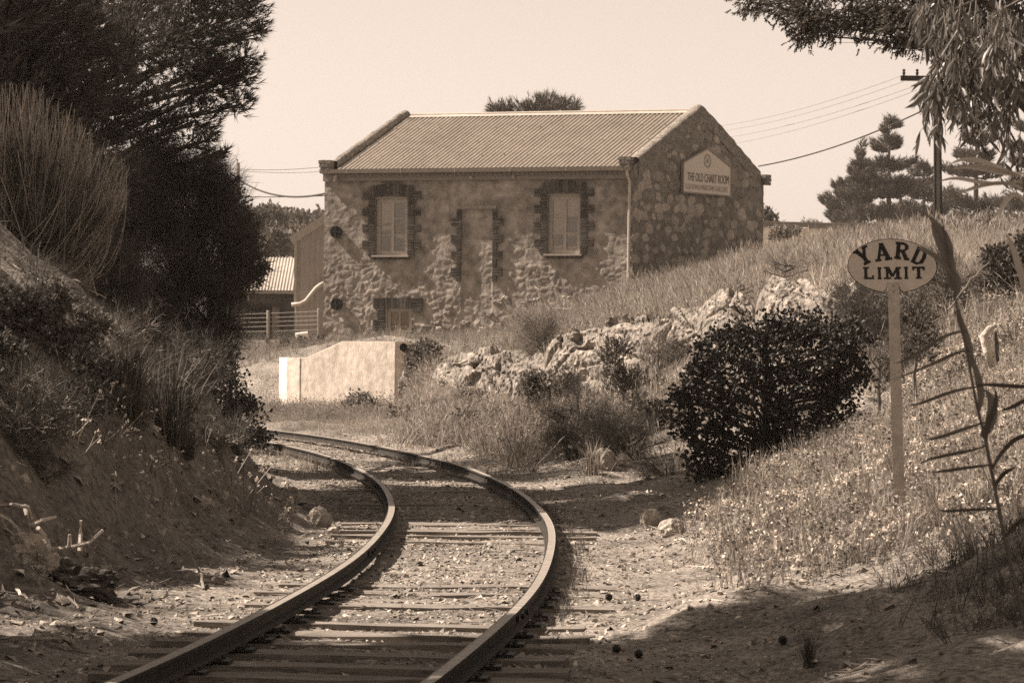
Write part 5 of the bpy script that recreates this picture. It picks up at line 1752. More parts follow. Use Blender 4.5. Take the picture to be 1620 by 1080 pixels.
def cloud(x, y, z, R, n, r, sq=.8):
    out = []
    for _ in range(n):
        d = rng.normal(size=3); d /= np.linalg.norm(d); d *= R * rng.uniform(.3, 1)
        out.append((x + d[0], y + d[1] * 1.0, z + d[2] * sq, r * rng.uniform(.7, 1.2)))
    return out
def column(x0, x1, y0, y1, z0, z1, n, r, lean=.205):
    """clumps filling a block of air; the far edge follows the slope of the light"""
    out = []
    for _ in range(n):
        z = rng.uniform(z0, z1)
        out.append((rng.uniform(x0, x1), rng.uniform(y0, y1) + lean * z, z, r * rng.uniform(.7, 1.15)))
    return out
shade_tree('pine on the bank top left of the view, nearest to the camera', -7.0, 15.5, 3, column(-7.0, -5.4, 9.0, 15.6, 3.6, 10.4, 74, .85), .28, 320)
shade_tree('second pine on the bank top left of the view', -7.2, 18.4, 3, column(-7.0, -5.4, 15.2, 17.7, 3.6, 10.2, 44, .7), .28, 380)
shade_tree('third pine on the bank top left of the view, past the gap', -8.2, 35.0, 3, column(-7.6, -5.8, 29.4, 37.5, 3.6, 9.6, 80, .9), .29, 340)
for k, (yy, zt, lb) in enumerate(((19.5, 4.1, 'first low wattle of the hedge on the left bank top'), (22.2, 4.1, 'second low wattle of the hedge on the left bank top'), (25.2, 5.1, 'tallest wattle of the hedge on the left bank top'), (28.0, 4.3, 'fourth low wattle of the hedge on the left bank top'), (31.0, 4.6, 'fifth low wattle of the hedge on the left bank top'))):
    shade_tree(lb, -6.5, yy, 3, [(rng.uniform(-6.9, -5.7), yy + (rng.uniform(-1.7, 1.7) if zt < 4.5 else rng.uniform(-.7, .7)), rng.uniform(2.5, zt - .3), rng.uniform(.35, .55)) for _ in range(22)], .15, 800 if zt > 4.9 else 420, .06, 'darkshrub', T_TWIG)

# tussocks
def tussock(label, px, Y, h, n, mat_, group, lean=.55, w=.006, py=None):
    n = int(n * 1.6)
    p = gp(px, Y) if py is None else ground_at(px, py)
    V, T = [], []
    tm = t_grass(n, w, lean)[0]
    v = tm[0] * h; v[:, :2] *= 1.0
    o = obj('grass_tussock', (v + p, tm[1]), M[mat_], origin=p)
    return tag(o, label, 'grass', group)
GT = 'rush tussocks on the left bank'
tussock('spiky dark rush tussock on the left bank left of the mirror bush', 265, 38.0, .95, 150, 'darkgrass', GT, py=700)
tussock('upright dark tussock above the sandy patch on the left bank', 205, 36, .75, 130, 'darkgrass', GT, py=668)
tussock('sparse long bladed tussock near the left edge of the bank', 58, 26, .55, 40, 'darkgrass', GT, .5, .008, py=705)
tussock('low tussock at the toe of the left bank by the far bend', 372, 43, .5, 110, 'greyshrub', GT, py=722)
tussock('rounded tussock half way down the left bank', 295, 36, .4, 110, 'darkgrass', GT, py=730)
tussock('dark grass tuft at the lower right on the gravel edge', 1278, 18, .23, 70, 'darkgrass', 'grass tufts on the gravel', .5, .006, py=1058)
tussock('tiny grass tuft between the rails near the right rail', 826, 27, .16, 50, 'straw', 'grass tufts on the gravel', .5, .005, py=868)
tussock('grass tuft left of the left rail by the stones', 540, 25, .16, 60, 'straw', 'grass tufts on the gravel', .5, .005, py=868)
tussock('bright upright grass tuft at the foot of the slope past the bend', 935, 41, .55, 60, 'straw', 'grass tufts on the gravel', .35, .010, py=752)
# weeds along the outer rail
strew('rail_weeds', 420, (-9, 14), lambda n: HG + .16 + np.abs(rng.normal(0, .07, n)), lambda n: rng.uniform(.03, .14, n), M['darkgrass'], 0, t_grass(9, .012, .6), .2)
strew('track_weeds', 1600, (14, 60), lambda n: rng.choice([-1.05, 1.1], n) + rng.normal(0, .3, n), lambda n: rng.uniform(.08, .26, n), M['straw'], 0, T_GRASS, .2)

# stalks with round seed heads on the left bank
V1, V2 = MB(), []
for (px, py, n_) in ((115, 690, 8), (150, 690, 6), (175, 700, 9), (200, 735, 8), (245, 770, 8), (140, 735, 4), (160, 650, 6), (365, 800, 10), (385, 790, 12), (400, 800, 9), (430, 800, 6), (340, 770, 5), (270, 745, 6), (230, 720, 6)):
    p0 = ground_at(px, py + 18)
    for _ in range(n_):
        b = p0 + rng.normal(0, .12, 3) * (1, 1, 0); b[2] = float(gz(b[:1], b[1:2])[0])
        e = b + np.array((rng.normal(.03, .10), rng.normal(0, .08), rng.uniform(.12, .42)))
        V1.tube([b, (b + e) / 2 + rng.normal(0, .012, 3), e], .0035, 3, False); V2.append(e)
obj('seed_stalks', V1, M['straw'], kind='stuff')
obj('seed_heads', scatter(T_HEAD, np.array(V2), up_frames(len(V2), .5), rng.uniform(.016, .028, len(V2))), M['flower'], kind='stuff')

# ---------------------------------------------------------------- bushes and scrub of the right bank
bush_b = gp(1215, 33.8)
big = [(1215, 560, 60), (1150, 590, 56), (1280, 560, 62), (1120, 640, 50), (1190, 650, 70), (1270, 640, 70), (1105, 700, 36), (1170, 720, 55), (1240, 715, 55), (1330, 580, 44), (1335, 550, 24), (1130, 555, 34), (1190, 535, 26), (1255, 520, 30), (1310, 520, 30), (1290, 690, 36), (1130, 755, 30), (1185, 770, 26), (1085, 660, 24), (1345, 600, 26), (1160, 520, 14), (1225, 505, 14), (1285, 508, 16), (1345, 520, 20), (1095, 600, 16), (1075, 690, 14), (1110, 550, 16), (1352, 575, 18), (1310, 640, 22), (1100, 745, 18), (1150, 790, 16), (1375, 535, 14)]
for _k in range(26):
    _a = rng.uniform(0, 6.283)
    big.append((1205 + 128 * math.cos(_a) * rng.uniform(.8, 1.16), 645 + 128 * math.sin(_a) * rng.uniform(.85, 1.16), rng.uniform(6, 17)))
blob_tree('mirror_bush', 'large rounded bush of dark glossy leaves left of the oval board', 'bush', bush_b, big, 'bushleaf', T_ROUND, 2000, .047, Y=33.6, trunk_r=.09, up=.3, shell=.45, twig_n=12, deep=.8)
RS = 'scrub on the cutting slope'
def rs(label, px, py, Y, w, h, m_, t, per, size, n=6, tn=10):
    shrub('scrub_bush', label, 'shrub', px, py, Y, w, h, m_, t, per, size, RS, n=n, tn=tn)
rs('dark shadowy scrub bush at the foot of the slope left of the big bush', 915, 675, 44, 130, 140, 'darkshrub', T_TWIG, 2200, .13, 10, 30)
rs('dark scrub leaning between the shadowy bush and the big bush', 1000, 700, 42.5, 110, 110, 'darkshrub', T_TWIG, 2000, .13, 8, 30)
rs('low dark scrub at the toe of the slope left of the big bush', 1055, 760, 37, 90, 70, 'darkshrub', T_TWIG, 2000, .12, 7)
rs('upright dark saltbush behind the tall weeds', 985, 600, 49, 80, 110, 'darkshrub', T_SPRAY, 1800, .10, 8, 20)
rs('olive mound of scrub below the limestone ledge', 870, 610, 54, 110, 80, 'greyshrub', T_LEAF, 1300, .07, 7)
rs('pale wispy shrub rooted on the rim above the grey boulder', 846, 522, 64, 70, 80, 'paleshrub', T_TWIG, 900, .28, 6, 26)
rs('ivy like shrub covering the rim right of the white wall', 672, 572, 72, 60, 60, 'greyshrub', T_LEAF, 900, .09, 7)
rs('tangled dry shrub on the slope below the rock hollow', 750, 650, 60, 80, 60, 'greyshrub', T_TWIG, 900, .22, 6)
rs('dull shrub under the limestone ledge', 1040, 570, 51, 70, 80, 'greyshrub', T_TWIG, 1000, .18, 6)
rs('round leafed scrub beside the white wall base', 712, 628, 66, 50, 40, 'greyshrub', T_LEAF, 900, .08, 5)
rs('bronze shrub right of the big dark bush', 1290, 645, 36.5, 120, 100, 'paleshrub', T_TWIG, 1300, .13, 7, 30)
rs('small leafed shrub behind the sign post', 1452, 520, 34, 90, 90, 'greyshrub', T_SPRAY, 1500, .09, 7)
rs('shrub behind the reed with pale twigs', 1390, 590, 34.5, 70, 90, 'greyshrub', T_TWIG, 1300, .12, 6, 20)
rs('dark shrub in the shaded hollow right of the board', 1500, 448, 42, 200, 110, 'darkshrub', T_TWIG, 1500, .15, 12, 20)  # drawn oversize so its dark leaves carry the shade of the hollow
rs('dark shrub at the right edge in the shaded hollow', 1605, 425, 42, 150, 110, 'darkshrub', T_LEAF, 1300, .07, 9)  # also oversize, the hollow's shade is put into its leaf colour
rs('dark shrub added for the shade behind the post between the big bush and the reed', 1430, 560, 37.5, 80, 80, 'darkshrub', T_TWIG, 1600, .13, 8, 20)  # dark leaves added where the bush runs into shade below the board
rs('dark foliage added for the shade behind the oval board', 1375, 490, 41, 150, 140, 'darkshrub', T_TWIG, 1600, .16, 11, 20)  # enlarged dark mass that stands in for the hollow's shade
rs('grey green shrub crowning the mound below the power pole', 1560, 375, 60, 150, 60, 'greyshrub', T_LEAF, 900, .10, 9)
rs('second grey shrub on the mound crest', 1450, 375, 62, 110, 40, 'paleshrub', T_TWIG, 900, .22, 7)
rs('low bush growing before the wire fence', 450, 546, 89, 60, 26, 'greyshrub', T_LEAF, 700, .10, 5)
rs('dark low bush between the shed and the stone building', 488, 545, 88, 50, 28, 'darkshrub', T_LEAF, 700, .10, 5)
rs('weedy bush against the foot of the stone wall', 790, 536, 92, 60, 26, 'greyshrub', T_TWIG, 700, .25, 5)
rs('tuft of scrub on the sunlit limestone spur', 1240, 425, 53, 80, 30, 'greyshrub', T_TWIG, 900, .2, 5)
rs('dark mat of scrub over the overhang', 1170, 462, 54.5, 110, 26, 'darkshrub', T_TWIG, 900, .16, 6)
rs('small bush by the gable end of the stone building', 1240, 372, 110, 60, 26, 'greyshrub', T_LEAF, 500, .14, 5)
SCR = [(575, 648, 70, 60, 34, 'greyshrub', 'grey weedy clump in front of the white wall base'), (500, 650, 72, 70, 30, 'paleshrub', 'pale weedy clump at the left part of the white wall base'),
    (690, 660, 61, 60, 40, 'paleshrub', 'straw coloured clump above the rail right of the white wall'), (735, 690, 54, 70, 40, 'greyshrub', 'grey scrub clump close to the outer rail'),
    (790, 690, 51, 60, 44, 'darkshrub', 'dark twiggy clump near the outer rail at the bend'), (800, 640, 59, 60, 40, 'greyshrub', 'grey clump under the rock hollow'),
    (850, 680, 49, 70, 50, 'paleshrub', 'pale dry clump left of the shadowy scrub'), (650, 670, 62, 60, 30, 'greyshrub', 'low grey clump beside the far rail'),
    (960, 640, 48, 60, 50, 'paleshrub', 'pale tall weeds between the dark scrub bushes'), (1030, 640, 46, 70, 60, 'greyshrub', 'grey scrub left of the big bush top'),
    (1060, 590, 50, 60, 40, 'paleshrub', 'dry clump under the stepped limestone ledge'), (930, 590, 57, 60, 30, 'darkshrub', 'dark mat below the middle limestone face'),
    (1075, 530, 55, 60, 36, 'greyshrub', 'wispy clump on the rim left of the overhang'), (1000, 545, 57, 50, 30, 'paleshrub', 'dry tuft against the middle limestone face')]
for (px, py, yq, w_, h_, m_, lb) in SCR:
    b_ = gp(px, yq)
    yy = 550 - (b_[2] - CAMZ) * F / yq
    shrub('scrub_bush', lb, 'shrub', px, yy - h_ * .38, yq, w_, h_, m_, T_LEAF if m_ == 'greyshrub' else T_TWIG, 1100, .09 if m_ == 'greyshrub' else .16, RS, n=6, base=b_, tn=16)
# dead branches
def stick(name, label, pts, r, group=None, m_='deadwood'):
    mb = MB(); pts = np.array(pts); n_ = len(pts)
    t_ = np.linspace(0, n_ - 1, n_ * 3); pp2 = np.stack([np.interp(t_, np.arange(n_), pts[:, k]) for k in range(3)], 1)
    pp2[1:-1] += rng.normal(0, r * .5, pp2[1:-1].shape)
    mb.tube(pp2, np.linspace(r, r * .5, len(pp2)), 6)
    return tag(obj(name, mb, M[m_], origin=pts[0]), label, 'branch', group)
DB = 'dead branches'
stick('dead_branch', 'dead arched branch above the wispy shrub near the building', [P(845, 454, 78), P(860, 470, 78), P(872, 488, 78), P(905, 488, 78)], .04, DB)
stick('dead_branch', 'short pale dead branch in the dry grass', [P(890, 470, 80), P(903, 470, 80), P(912, 480, 80)], .03, DB)
stick('dead_branch', 'leaning dead stick standing on the gravel left of the left rail', [ground_at(322, 936), P(316, 905, 22), P(300, 872, 22)], .012, DB, 'twigs')
stick('dead_branch', 'pale branch rising out of the shaded hollow by the reed', [P(1500, 490, 33), P(1520, 465, 33), P(1545, 432, 33), P(1565, 415, 33)], .013, DB, 'twigs')
stick('dead_branch', 'white bleached stick lying in the weedy slope past the bend', [P(1003, 662, 45), P(1016, 674, 45), P(1026, 684, 45)], .018, DB)
stick('dead_branch', 'curved bleached stick lying on the lower right bank', [ground_at(1445, 915), ground_at(1462, 911) + (0, 0, .03), ground_at(1500, 908)], .010, DB)
stick('dead_branch', 'long thin stick lying flat on the lower right bank', [ground_at(1400, 940), ground_at(1450, 928) + (0, 0, .02), ground_at(1525, 918)], .008, DB, 'twigs')
stick('dead_branch', 'bent bleached stick on the gravel right of the bend', [ground_at(1068, 856), ground_at(1080, 862) + (0, 0, .03), ground_at(1100, 866)], .012, DB)
stick('dead_branch', 'thin pale stick lying across the gravel in mid distance', [ground_at(1085, 896), ground_at(1130, 898)], .007, DB)
stick('dead_branch', 'thin stick lying near the weeds on the right', [ground_at(1090, 951), ground_at(1150, 949)], .007, DB)
# broken pale post stump on the right bank
sp_ = P(1568, 545, 31)
st_root = thing('tree_stump', 'broken bleached stump with a hooked top on the right bank', 'stump', sp_ - Zv * .2)
mb = MB(); u = m_per_px(31)
mb.tube([P(1572, 580, 31), P(1563, 555, 31), P(1556, 532, 31), P(1566, 520, 31), P(1576, 514, 31)], np.array([7, 8, 7, 6, 3]) * u, 9)
obj('bleached_wood', mb, M['deadwood'], st_root, smooth=True)
mb = MB(); mb.tube([P(1577, 574, 31.15), P(1575, 545, 31.15), P(1574, 525, 31.15)], np.array([4, 5, 3]) * u, 7); obj('dark_core', mb, M['bark'], st_root)

# driftwood stump, lower left
dw0 = ground_at(100, 930)
dwr = thing('driftwood_log', 'gnarled bleached driftwood log with roots lying lower left', 'log', dw0)
Yd = dw0[1]; ud = m_per_px(Yd)
def chunk(px, py, w, h, seed, m_='deadwood', dy=0.0):
    v, f = ico(4)
    q = v * np.array((w, w * .8, h)) * ud / 2
    gr = np.stack([v[:, 0] * 1.2, v[:, 1] * 4, v[:, 2] * 4], -1)
    q = q * (1 + .35 * fbm(gr + seed, 4, seed) + .3 * (np.abs(fbm(v * 1.4 + seed, 3, seed + 4)) - .3))[:, None]
    return (q + P(px, py, Yd + dy), f)
obj('knot', chunk(45, 872, 60, 60, 61), M['deadwood'], dwr)
obj('knot', chunk(72, 890, 42, 52, 62, dy=-.05), M['deadwood'], dwr)
obj('knot', chunk(140, 924, 92, 54, 63, 'bark', -.12), mat('darkwood', .09, .6, 6, .9, bump=.03, bscale=18, spots=.5, sscale=12), dwr)
obj('knot', chunk(100, 908, 60, 40, 64), M['bark'], dwr)
obj('knot', chunk(12, 890, 50, 50, 66, dy=.1), M['bark'], dwr)
for pts in (((0, 800), (20, 798), (45, 802), (50, 820)), ((46, 832), (66, 822), (88, 817)), ((126, 872), (127, 845), (128, 823)), ((70, 870), (110, 866), (140, 858), (163, 838)), ((0, 815), (14, 822), (26, 835), (40, 850)), ((110, 866), (110, 845)), ((120, 902), (150, 904), (172, 912)), ((60, 835), (72, 848), (76, 866)), ((40, 800), (42, 815), (48, 830)), ((5, 860), (20, 845), (8, 835), (2, 820))):
    mb = MB(); pts3 = [P(x, y, Yd + rng.uniform(-.1, .1)) for x, y in pts]
    mb.tube(np.array(pts3), np.linspace(4.2, 2.4, len(pts3)) * ud, 5); obj('root', mb, M['deadwood'], dwr)
stick('dead_branch', 'bleached twig in front of the driftwood log', [ground_at(25, 940), ground_at(38, 950) + (0, 0, .03), ground_at(50, 953)], .012, DB)
stick('dead_branch', 'bleached stick right below the driftwood log', [ground_at(88, 952), ground_at(108, 958) + (0, 0, .02), ground_at(124, 962)], .014, DB)

# ---------------------------------------------------------------- grass and weeds as ground cover
def cover(name, n, box, dens, tmpl, size, mat_, tilt=.12, z=0.0):
    """n tries in box (x0,x1,y0,y1); dens(X,Y) = probability"""
    X = rng.uniform(box[0], box[1], n); Y = rng.uniform(box[2], box[3], n)
    inb = np.abs(X / Y) < .175
    k = inb & (rng.random(n) < dens(X, Y))
    X, Y = X[k], Y[k]
    v, f = scatter(tmpl, np.c_[X, Y, gz(X, Y) + z], up_frames(len(X), tilt), size(X, Y))
    print(name, len(X), len(f))
    return obj(name, (v, f), mat_, kind='stuff')
def patch(X, Y, f, seed, lo, hi):
    return sstep(lo, hi, vnoise(np.stack([X * f, Y * f, 0 * X], -1), seed))
def px_of(X, Y): return X / Y * F + 810
def zz_(X, Y): return gz(X, Y, False)
def rimfree(X, Y):
    px = px_of(X, Y); yr = np.interp(px, RIM[:, 0], RIM[:, 1])
    return 1 - ((px > 685) & (px < 1320) & (Y > yr - 1.6) & (Y < yr + .9)) * .93
def rimlow(X, Y):
    px = px_of(X, Y); yr = np.interp(px, RIM[:, 0], RIM[:, 1])
    return np.where((px > 685) & (px < 1320) & (Y > yr - 7) & (Y < yr + .5), .5, 1.0)
# tall dry grass of the mound
cover('dry_grass', 72000, (-1, 17, 58, 100), lambda X, Y: rimfree(X, Y) * (zz_(X, Y) > 2.0) * (s_of(X, Y) > 6.5) * (.35 + .65 * patch(X, Y, .5, 4, -.5, .4)), T_LIGHT, lambda X, Y: rng.uniform(.35, .85, len(X)), M['straw'], .22)
cover('dry_grass', 9000, (0, 12, 46, 60), lambda X, Y: rimfree(X, Y) * (zz_(X, Y) > 2.1) * .8, T_LIGHT, lambda X, Y: rng.uniform(.25, .6, len(X)), M['straw'], .2)
# flowering weeds of the near right bank
def wd(X, Y):
    s = s_of(X, Y)
    edge_ = 2.05 + 1.6 * sstep(22, 16, Y) + .5 * vnoise(np.stack([X * .8, Y * .8, 0 * X], -1), 71)
    px = px_of(X, Y)
    hide = sstep(1.2, -.4, Y - np.interp(px, (900, 1080, 1200, 1400, 1450, 1620), (27, 28, 30.3, 34, 36, 40)))
    return hide * sstep(edge_ - .5, edge_ + 1.1, s) * (Y > 17.5) * (.25 + .75 * patch(X, Y, 1.1, 6, -.6, .3)) * sstep(16.5, 21, Y - .35 * (px_of(X, Y) - 1300) / 320)
cover('flowering_weeds', 21000, (.8, 7.2, 17.5, 39), wd, T_WEED, lambda X, Y: rng.uniform(.12, .36, len(X)), M['weed'], .2)
cover('weed_flowers', 42000, (.8, 7.2, 18, 39), lambda X, Y: wd(X, Y) * .8, T_HEAD, lambda X, Y: rng.uniform(.014, .034, len(X)), M['flower'], .6, .17)
cover('weed_stalks', 12000, (.8, 7.2, 18, 39), lambda X, Y: wd(X, Y), T_GRASS, lambda X, Y: rng.uniform(.2, .5, len(X)), M['straw'], .3)
# the slope below the limestone rim
def sl_(X, Y):
    s = s_of(X, Y); px = px_of(X, Y)
    return sstep(1.6, 2.4, s) * rimfree(X, Y) * (zz_(X, Y) < 2.6) * (1 - .92 * sstep(46.5, 44.5, Y) * sstep(820, 860, px) * sstep(1420, 1330, px))
cover('slope_weeds', 25000, (-7, 6.5, 39, 72), lambda X, Y: sl_(X, Y) * (.3 + .7 * patch(X, Y, .9, 14, -.5, .3)), T_LWEED, lambda X, Y: rng.uniform(.18, .5, len(X)) * rimlow(X, Y) * np.where((px_of(X, Y) < 660) & (Y > 54), .45, 1), M['weed'], .2)
cover('slope_grass', 22000, (-7, 7, 39, 76), lambda X, Y: sl_(X, Y) * (.2 + .8 * patch(X, Y, .7, 24, -.3, .4)), T_LIGHT, lambda X, Y: rng.uniform(.25, .7, len(X)) * rimlow(X, Y) * np.where((px_of(X, Y) < 660) & (Y > 54), .4, 1), M['straw'], .25)
cover('wall_weeds', 5000, (-7.5, -1.5, 66, 75.5), lambda X, Y: (s_of(X, Y) > 1.6) * .75, T_LWEED, lambda X, Y: rng.uniform(.12, .38, len(X)) * (1 + .3 * (px_of(X, Y) > 560)), M['weed'], .2)
cover('plateau_grass', 12000, (-11, 3, 76, 101), lambda X, Y: (zz_(X, Y) < 2.2) * (s_of(X, Y) > 2) * (.3 + .6 * patch(X, Y, .5, 15, -.4, .4)) * ~((np.abs((np.stack([X, Y], -1) - W0[:2]) @ WNn[:2] - .5) < .7) & (px_of(X, Y) < 650)), T_LIGHT, lambda X, Y: rng.uniform(.12, .4, len(X)), M['weed'], .2)
# left bank: sparse twiggy cover and grasses
cover('bank_litter', 45000, (-8, -1.5, 15, 50), lambda X, Y: (s_of(X, Y) < -1.9) * (.15 + .6 * patch(X, Y, .9, 33, -.2, .5)), LT, lambda X, Y: rng.uniform(.02, .10, len(X)), M['straw'], .4, .015)
cover('bank_grass', 16000, (-10, -1.6, 20, 56), lambda X, Y: (s_of(X, Y) < -2.3) * (.10 + .9 * patch(X, Y, .8, 43, .0, .55)) * sstep(.3, 1.4, zz_(X, Y)), t_grass(10, .012, .6), lambda X, Y: rng.uniform(.08, .34, len(X)), M['darkgrass'], .3)
cover('bank_stones', 20000, (-6, -1.5, 16, 50), lambda X, Y: (s_of(X, Y) < -1.6) * sstep(1.8, .3, zz_(X, Y)) * .7, ST, lambda X, Y: np.clip(rng.gamma(1.6, .014, len(X)), .006, .08), M['rock'], .7)
cover('right_edge_grass', 4500, (1.8, 4, 14, 21), lambda X, Y: sstep(1.9, 3.0, X) * .8, t_grass(9, .008, .6), lambda X, Y: rng.uniform(.06, .26, len(X)), M['darkgrass'], .4)
# ---------------------------------------------------------------- trees in the distance
FT = 'trees on the hill behind the low shed'
for k, (px, py, r_, Y, lb, m_) in enumerate(((395, 352, 24, 215, 'dark round tree on the far hill nearest the thin pole', 'farleaf'), (425, 348, 26, 220, 'tallest dark tree of the far hill', 'farleaf'), (458, 350, 24, 225, 'dark spreading tree in the middle of the far hill', 'farleaf'),
        (492, 352, 24, 222, 'dark tree on the far hill touching the stone building', 'farleaf'), (508, 346, 12, 218, 'small pointed tree top beside the wall edge', 'farleaf'), (474, 345, 16, 228, 'rounded tree top right of the middle of the far hill', 'farleaf'),
        (405, 388, 20, 165, 'pale feathery tree behind the low shed roof, leftmost', 'farpale'), (435, 382, 24, 168, 'pale feathery tree directly above the low shed roof', 'farpale'), (470, 378, 24, 170, 'pale feathery tree beside the tan shed roofline', 'farpale'), (500, 372, 20, 172, 'pale feathery tree hidden partly by the tan shed', 'farpale'))):
    u = m_per_px(Y)
    bl_ = [(px + rng.uniform(-1, 1) * r_ * .7, py + rng.uniform(-.5, .6) * r_, r_ * rng.uniform(.35, .5)) for _ in range(9)]
    bx = (px - 810) / F * Y
    blob_tree('distant_tree', lb, 'tree', (bx, Y, 2.4), bl_ + [(px, py + r_ * .5, r_ * .7)], m_, T_LEAF, 120, .34, Y=Y, trunk_r=.25, group=FT, up=.4, shell=.3, twig_n=3, twig_r=.03, deep=1.0)
blob_tree('casuarina_tree', 'dark feathery tree crown showing above the roof ridge', 'tree', ((845 - 810) / F * 128, 128, 2.4),
    [(785, 172, 16), (800, 170, 14), (830, 174, 16), (850, 168, 20), (868, 163, 18), (890, 166, 18), (912, 168, 12), (870, 185, 30), (820, 190, 25), (905, 180, 14), (775, 176, 8), (860, 240, 60), (810, 240, 40)], 'norfolk', T_LONGN, 420, .30, Y=128, trunk_r=.25, up=.9, shell=.2, twig_n=6, twig_r=.02)
blob_tree('roadside_tree', 'small dark tree peeping out behind the gable corner', 'tree', ((1216 - 810) / F * 130, 130, 3),
    [(1213, 335, 8), (1219, 346, 8), (1209, 345, 9), (1224, 352, 5)], 'farleaf', T_LEAF, 300, .2, Y=130, trunk_r=.08, twig_n=3, twig_r=.02)

T_NFK = t_needles(7, .065)
def norfolk(label, px, top_py, Y, n_t, r_top, r_bot, group, dz=1.25, lean=0.0):
    top = P(px, top_py, Y)
    base = np.array((top[0], Y, 3.0))
    root = thing('norfolk_pine', label, 'tree', base, group)
    mb = MB(); mb.tube([base, (base + top) / 2, top], [.35, .2, .04], 7)
    PP, DD, SS = [], [], []
    for k in range(n_t):
        z = top[2] - .15 - k * dz * (1 + .05 * rng.normal()); rr_ = r_top + (r_bot - r_top) * (k / max(1, n_t - 1)) ** .9
        if z < 3.5: break
        m_ = rng.integers(5, 8) if k > 0 else 5
        a0 = rng.uniform(0, 6.28)
        for j in range(m_):
            a = a0 + j / m_ * 6.283 + rng.normal(0, .12); L_ = rr_ * rng.uniform(.5, 1.15)
            d = np.array((math.cos(a), math.sin(a), 0))
            t_ = np.linspace(0, 1, 6)
            pts = np.array((base[0] + (top[0] - base[0]), Y, z + rng.normal(0, .16))) + d * (L_ * t_)[:, None] + Zv * (L_ * (.18 * t_ - .32 * t_ * (1 - t_)))[:, None]
            mb.tube(pts, np.linspace(.06, .02, 6), 4, False)
            n = int(55 * L_ + 16)
            q = rng.uniform(.22, 1.02, n)
            p = np.stack([np.interp(q, t_, pts[:, c]) for c in range(3)], 1)
            side = np.cross(d, Zv)
            wv_ = (.20 + .26 * L_ * (1 - np.abs(q - .62) * 1.3)) * rng.uniform(-1, 1, n)
            p = p + side * wv_[:, None] + Zv * np.abs(rng.normal(.10, .20, n))[:, None]
            PP.append(p); DD.append(np.tile(d * .6 + Zv * .8, (n, 1)) + side * np.sign(wv_)[:, None] * .5); SS.append(rng.uniform(.24, .48, n))
    obj('trunk', mb, M['bark'], root)
    obj('crown', scatter(T_NFK, np.vstack(PP), frames(np.vstack(DD)), np.concatenate(SS)), M['norfolk'], root)
NP = 'norfolk pines behind the mound'
norfolk('tiered norfolk pine standing clear against the sky left of the power pole', 1407, 200, 200, 9, .75, 4.6, NP, 1.15)
norfolk('shorter norfolk pine in front of the tallest one, to its left', 1362, 243, 196, 6, .3, 2.6, NP, .95)
norfolk('norfolk pine just right of the power pole behind the gum leaves', 1545, 190, 190, 10, .8, 4.0, NP, 1.15)
norfolk('norfolk pine at the right edge of the view', 1640, 170, 185, 10, .9, 4.4, NP, 1.15)
norfolk('low norfolk pine spreading behind the mound left of the others', 1340, 292, 205, 5, 1.2, 2.9, NP, .75)
norfolk('norfolk pine with broad skirts behind the power pole', 1462, 268, 210, 6, 1.0, 3.6, NP, .9)

# ---------------------------------------------------------------- overhanging trees, upper right
cy_b = np.array((6.4, 22.5, float(gz(np.array([6.4]), np.array([22.5]))[0])))
blob_tree('cypress_tree', 'cypress branch hanging into the top of the view right of the roof', 'tree', cy_b,
    [(1180, 2, 20), (1205, 8, 16), (1232, 12, 18), (1270, 15, 34), (1300, 30, 32), (1268, 58, 16), (1280, 40, 26), (1310, 58, 12), (1345, 22, 34), (1385, 22, 34), (1372, 42, 18), (1420, 20, 40), (1408, 62, 16), (1440, 62, 18), (1425, 72, 10), (1470, 30, 40), (1260, -40, 60), (1380, -50, 80), (1500, -20, 70), (1560, -40, 90)],
    'cypress', T_SPRAY, 7500, .061, Y=22, trunk_r=.16, up=-.15, shell=.1, twig_n=14, twig_r=.003, top=P(1490, -60, 22), outw=.8, limb_r=.07, high=True, drift=(-.2, 0, -.35))
# gum tree: hanging sickle leaves
def gum_leaf(seed):
    r = np.random.default_rng(seed)
    n = 5; t_ = np.linspace(0, 1, n); c = r.uniform(-.25, .35)
    w = .085 * np.sin(np.pi * np.clip(t_ * 1.02 + .02, 0, 1)) ** .8; w[0] = .012; w[-1] = .002
    x = c * t_ * (1 - t_) * 1.6
    V = np.vstack([np.c_[x - w, .03 * np.ones(n) * np.sign(w), -t_], np.c_[x, 0 * t_, -t_], np.c_[x + w, .03 * np.ones(n), -t_]])
    i = np.arange(n - 1)
    q = np.vstack([np.c_[i, i + n, i + n + 1, i + 1], np.c_[i + n, i + 2 * n, i + 2 * n + 1, i + n + 1]])
    return V, q
GLV = [gum_leaf(k) for k in range(6)]
Yq = 16.2
gum_b = np.array((4.3, 16.6, float(gz(np.array([4.3]), np.array([16.6]))[0])))
gum = thing('gum_tree', 'gum tree at the right with long drooping leaves hanging before the power pole', 'tree', gum_b)
mb = MB()
trk_ = limb_path(gum_b - Zv * .3, (3.5, 16.4, 5.6), 10, .08); mb.tube(trk_, np.linspace(.15, .05, 10), 8)
limbs = []
for (a, b, r_) in ((5, P(1555, 100, Yq), .03), (6, P(1500, 20, Yq), .025), (7, P(1470, -60, Yq), .025), (4, P(1590, 150, Yq + .4), .03), (6, P(1560, 30, Yq + .6), .025), (5, P(1600, 60, Yq - .3), .025), (8, P(1540, -70, Yq), .025)):
    lp_ = limb_path(trk_[a], b, 8, .10); mb.tube(lp_, np.linspace(r_, .007, 8), 6); limbs.append(lp_)
mb2 = limb_path(P(1640, 190, Yq), P(1560, 105, Yq), 6, .05); mb.tube(mb2, np.linspace(.028, .014, 6), 6); limbs.append(mb2)
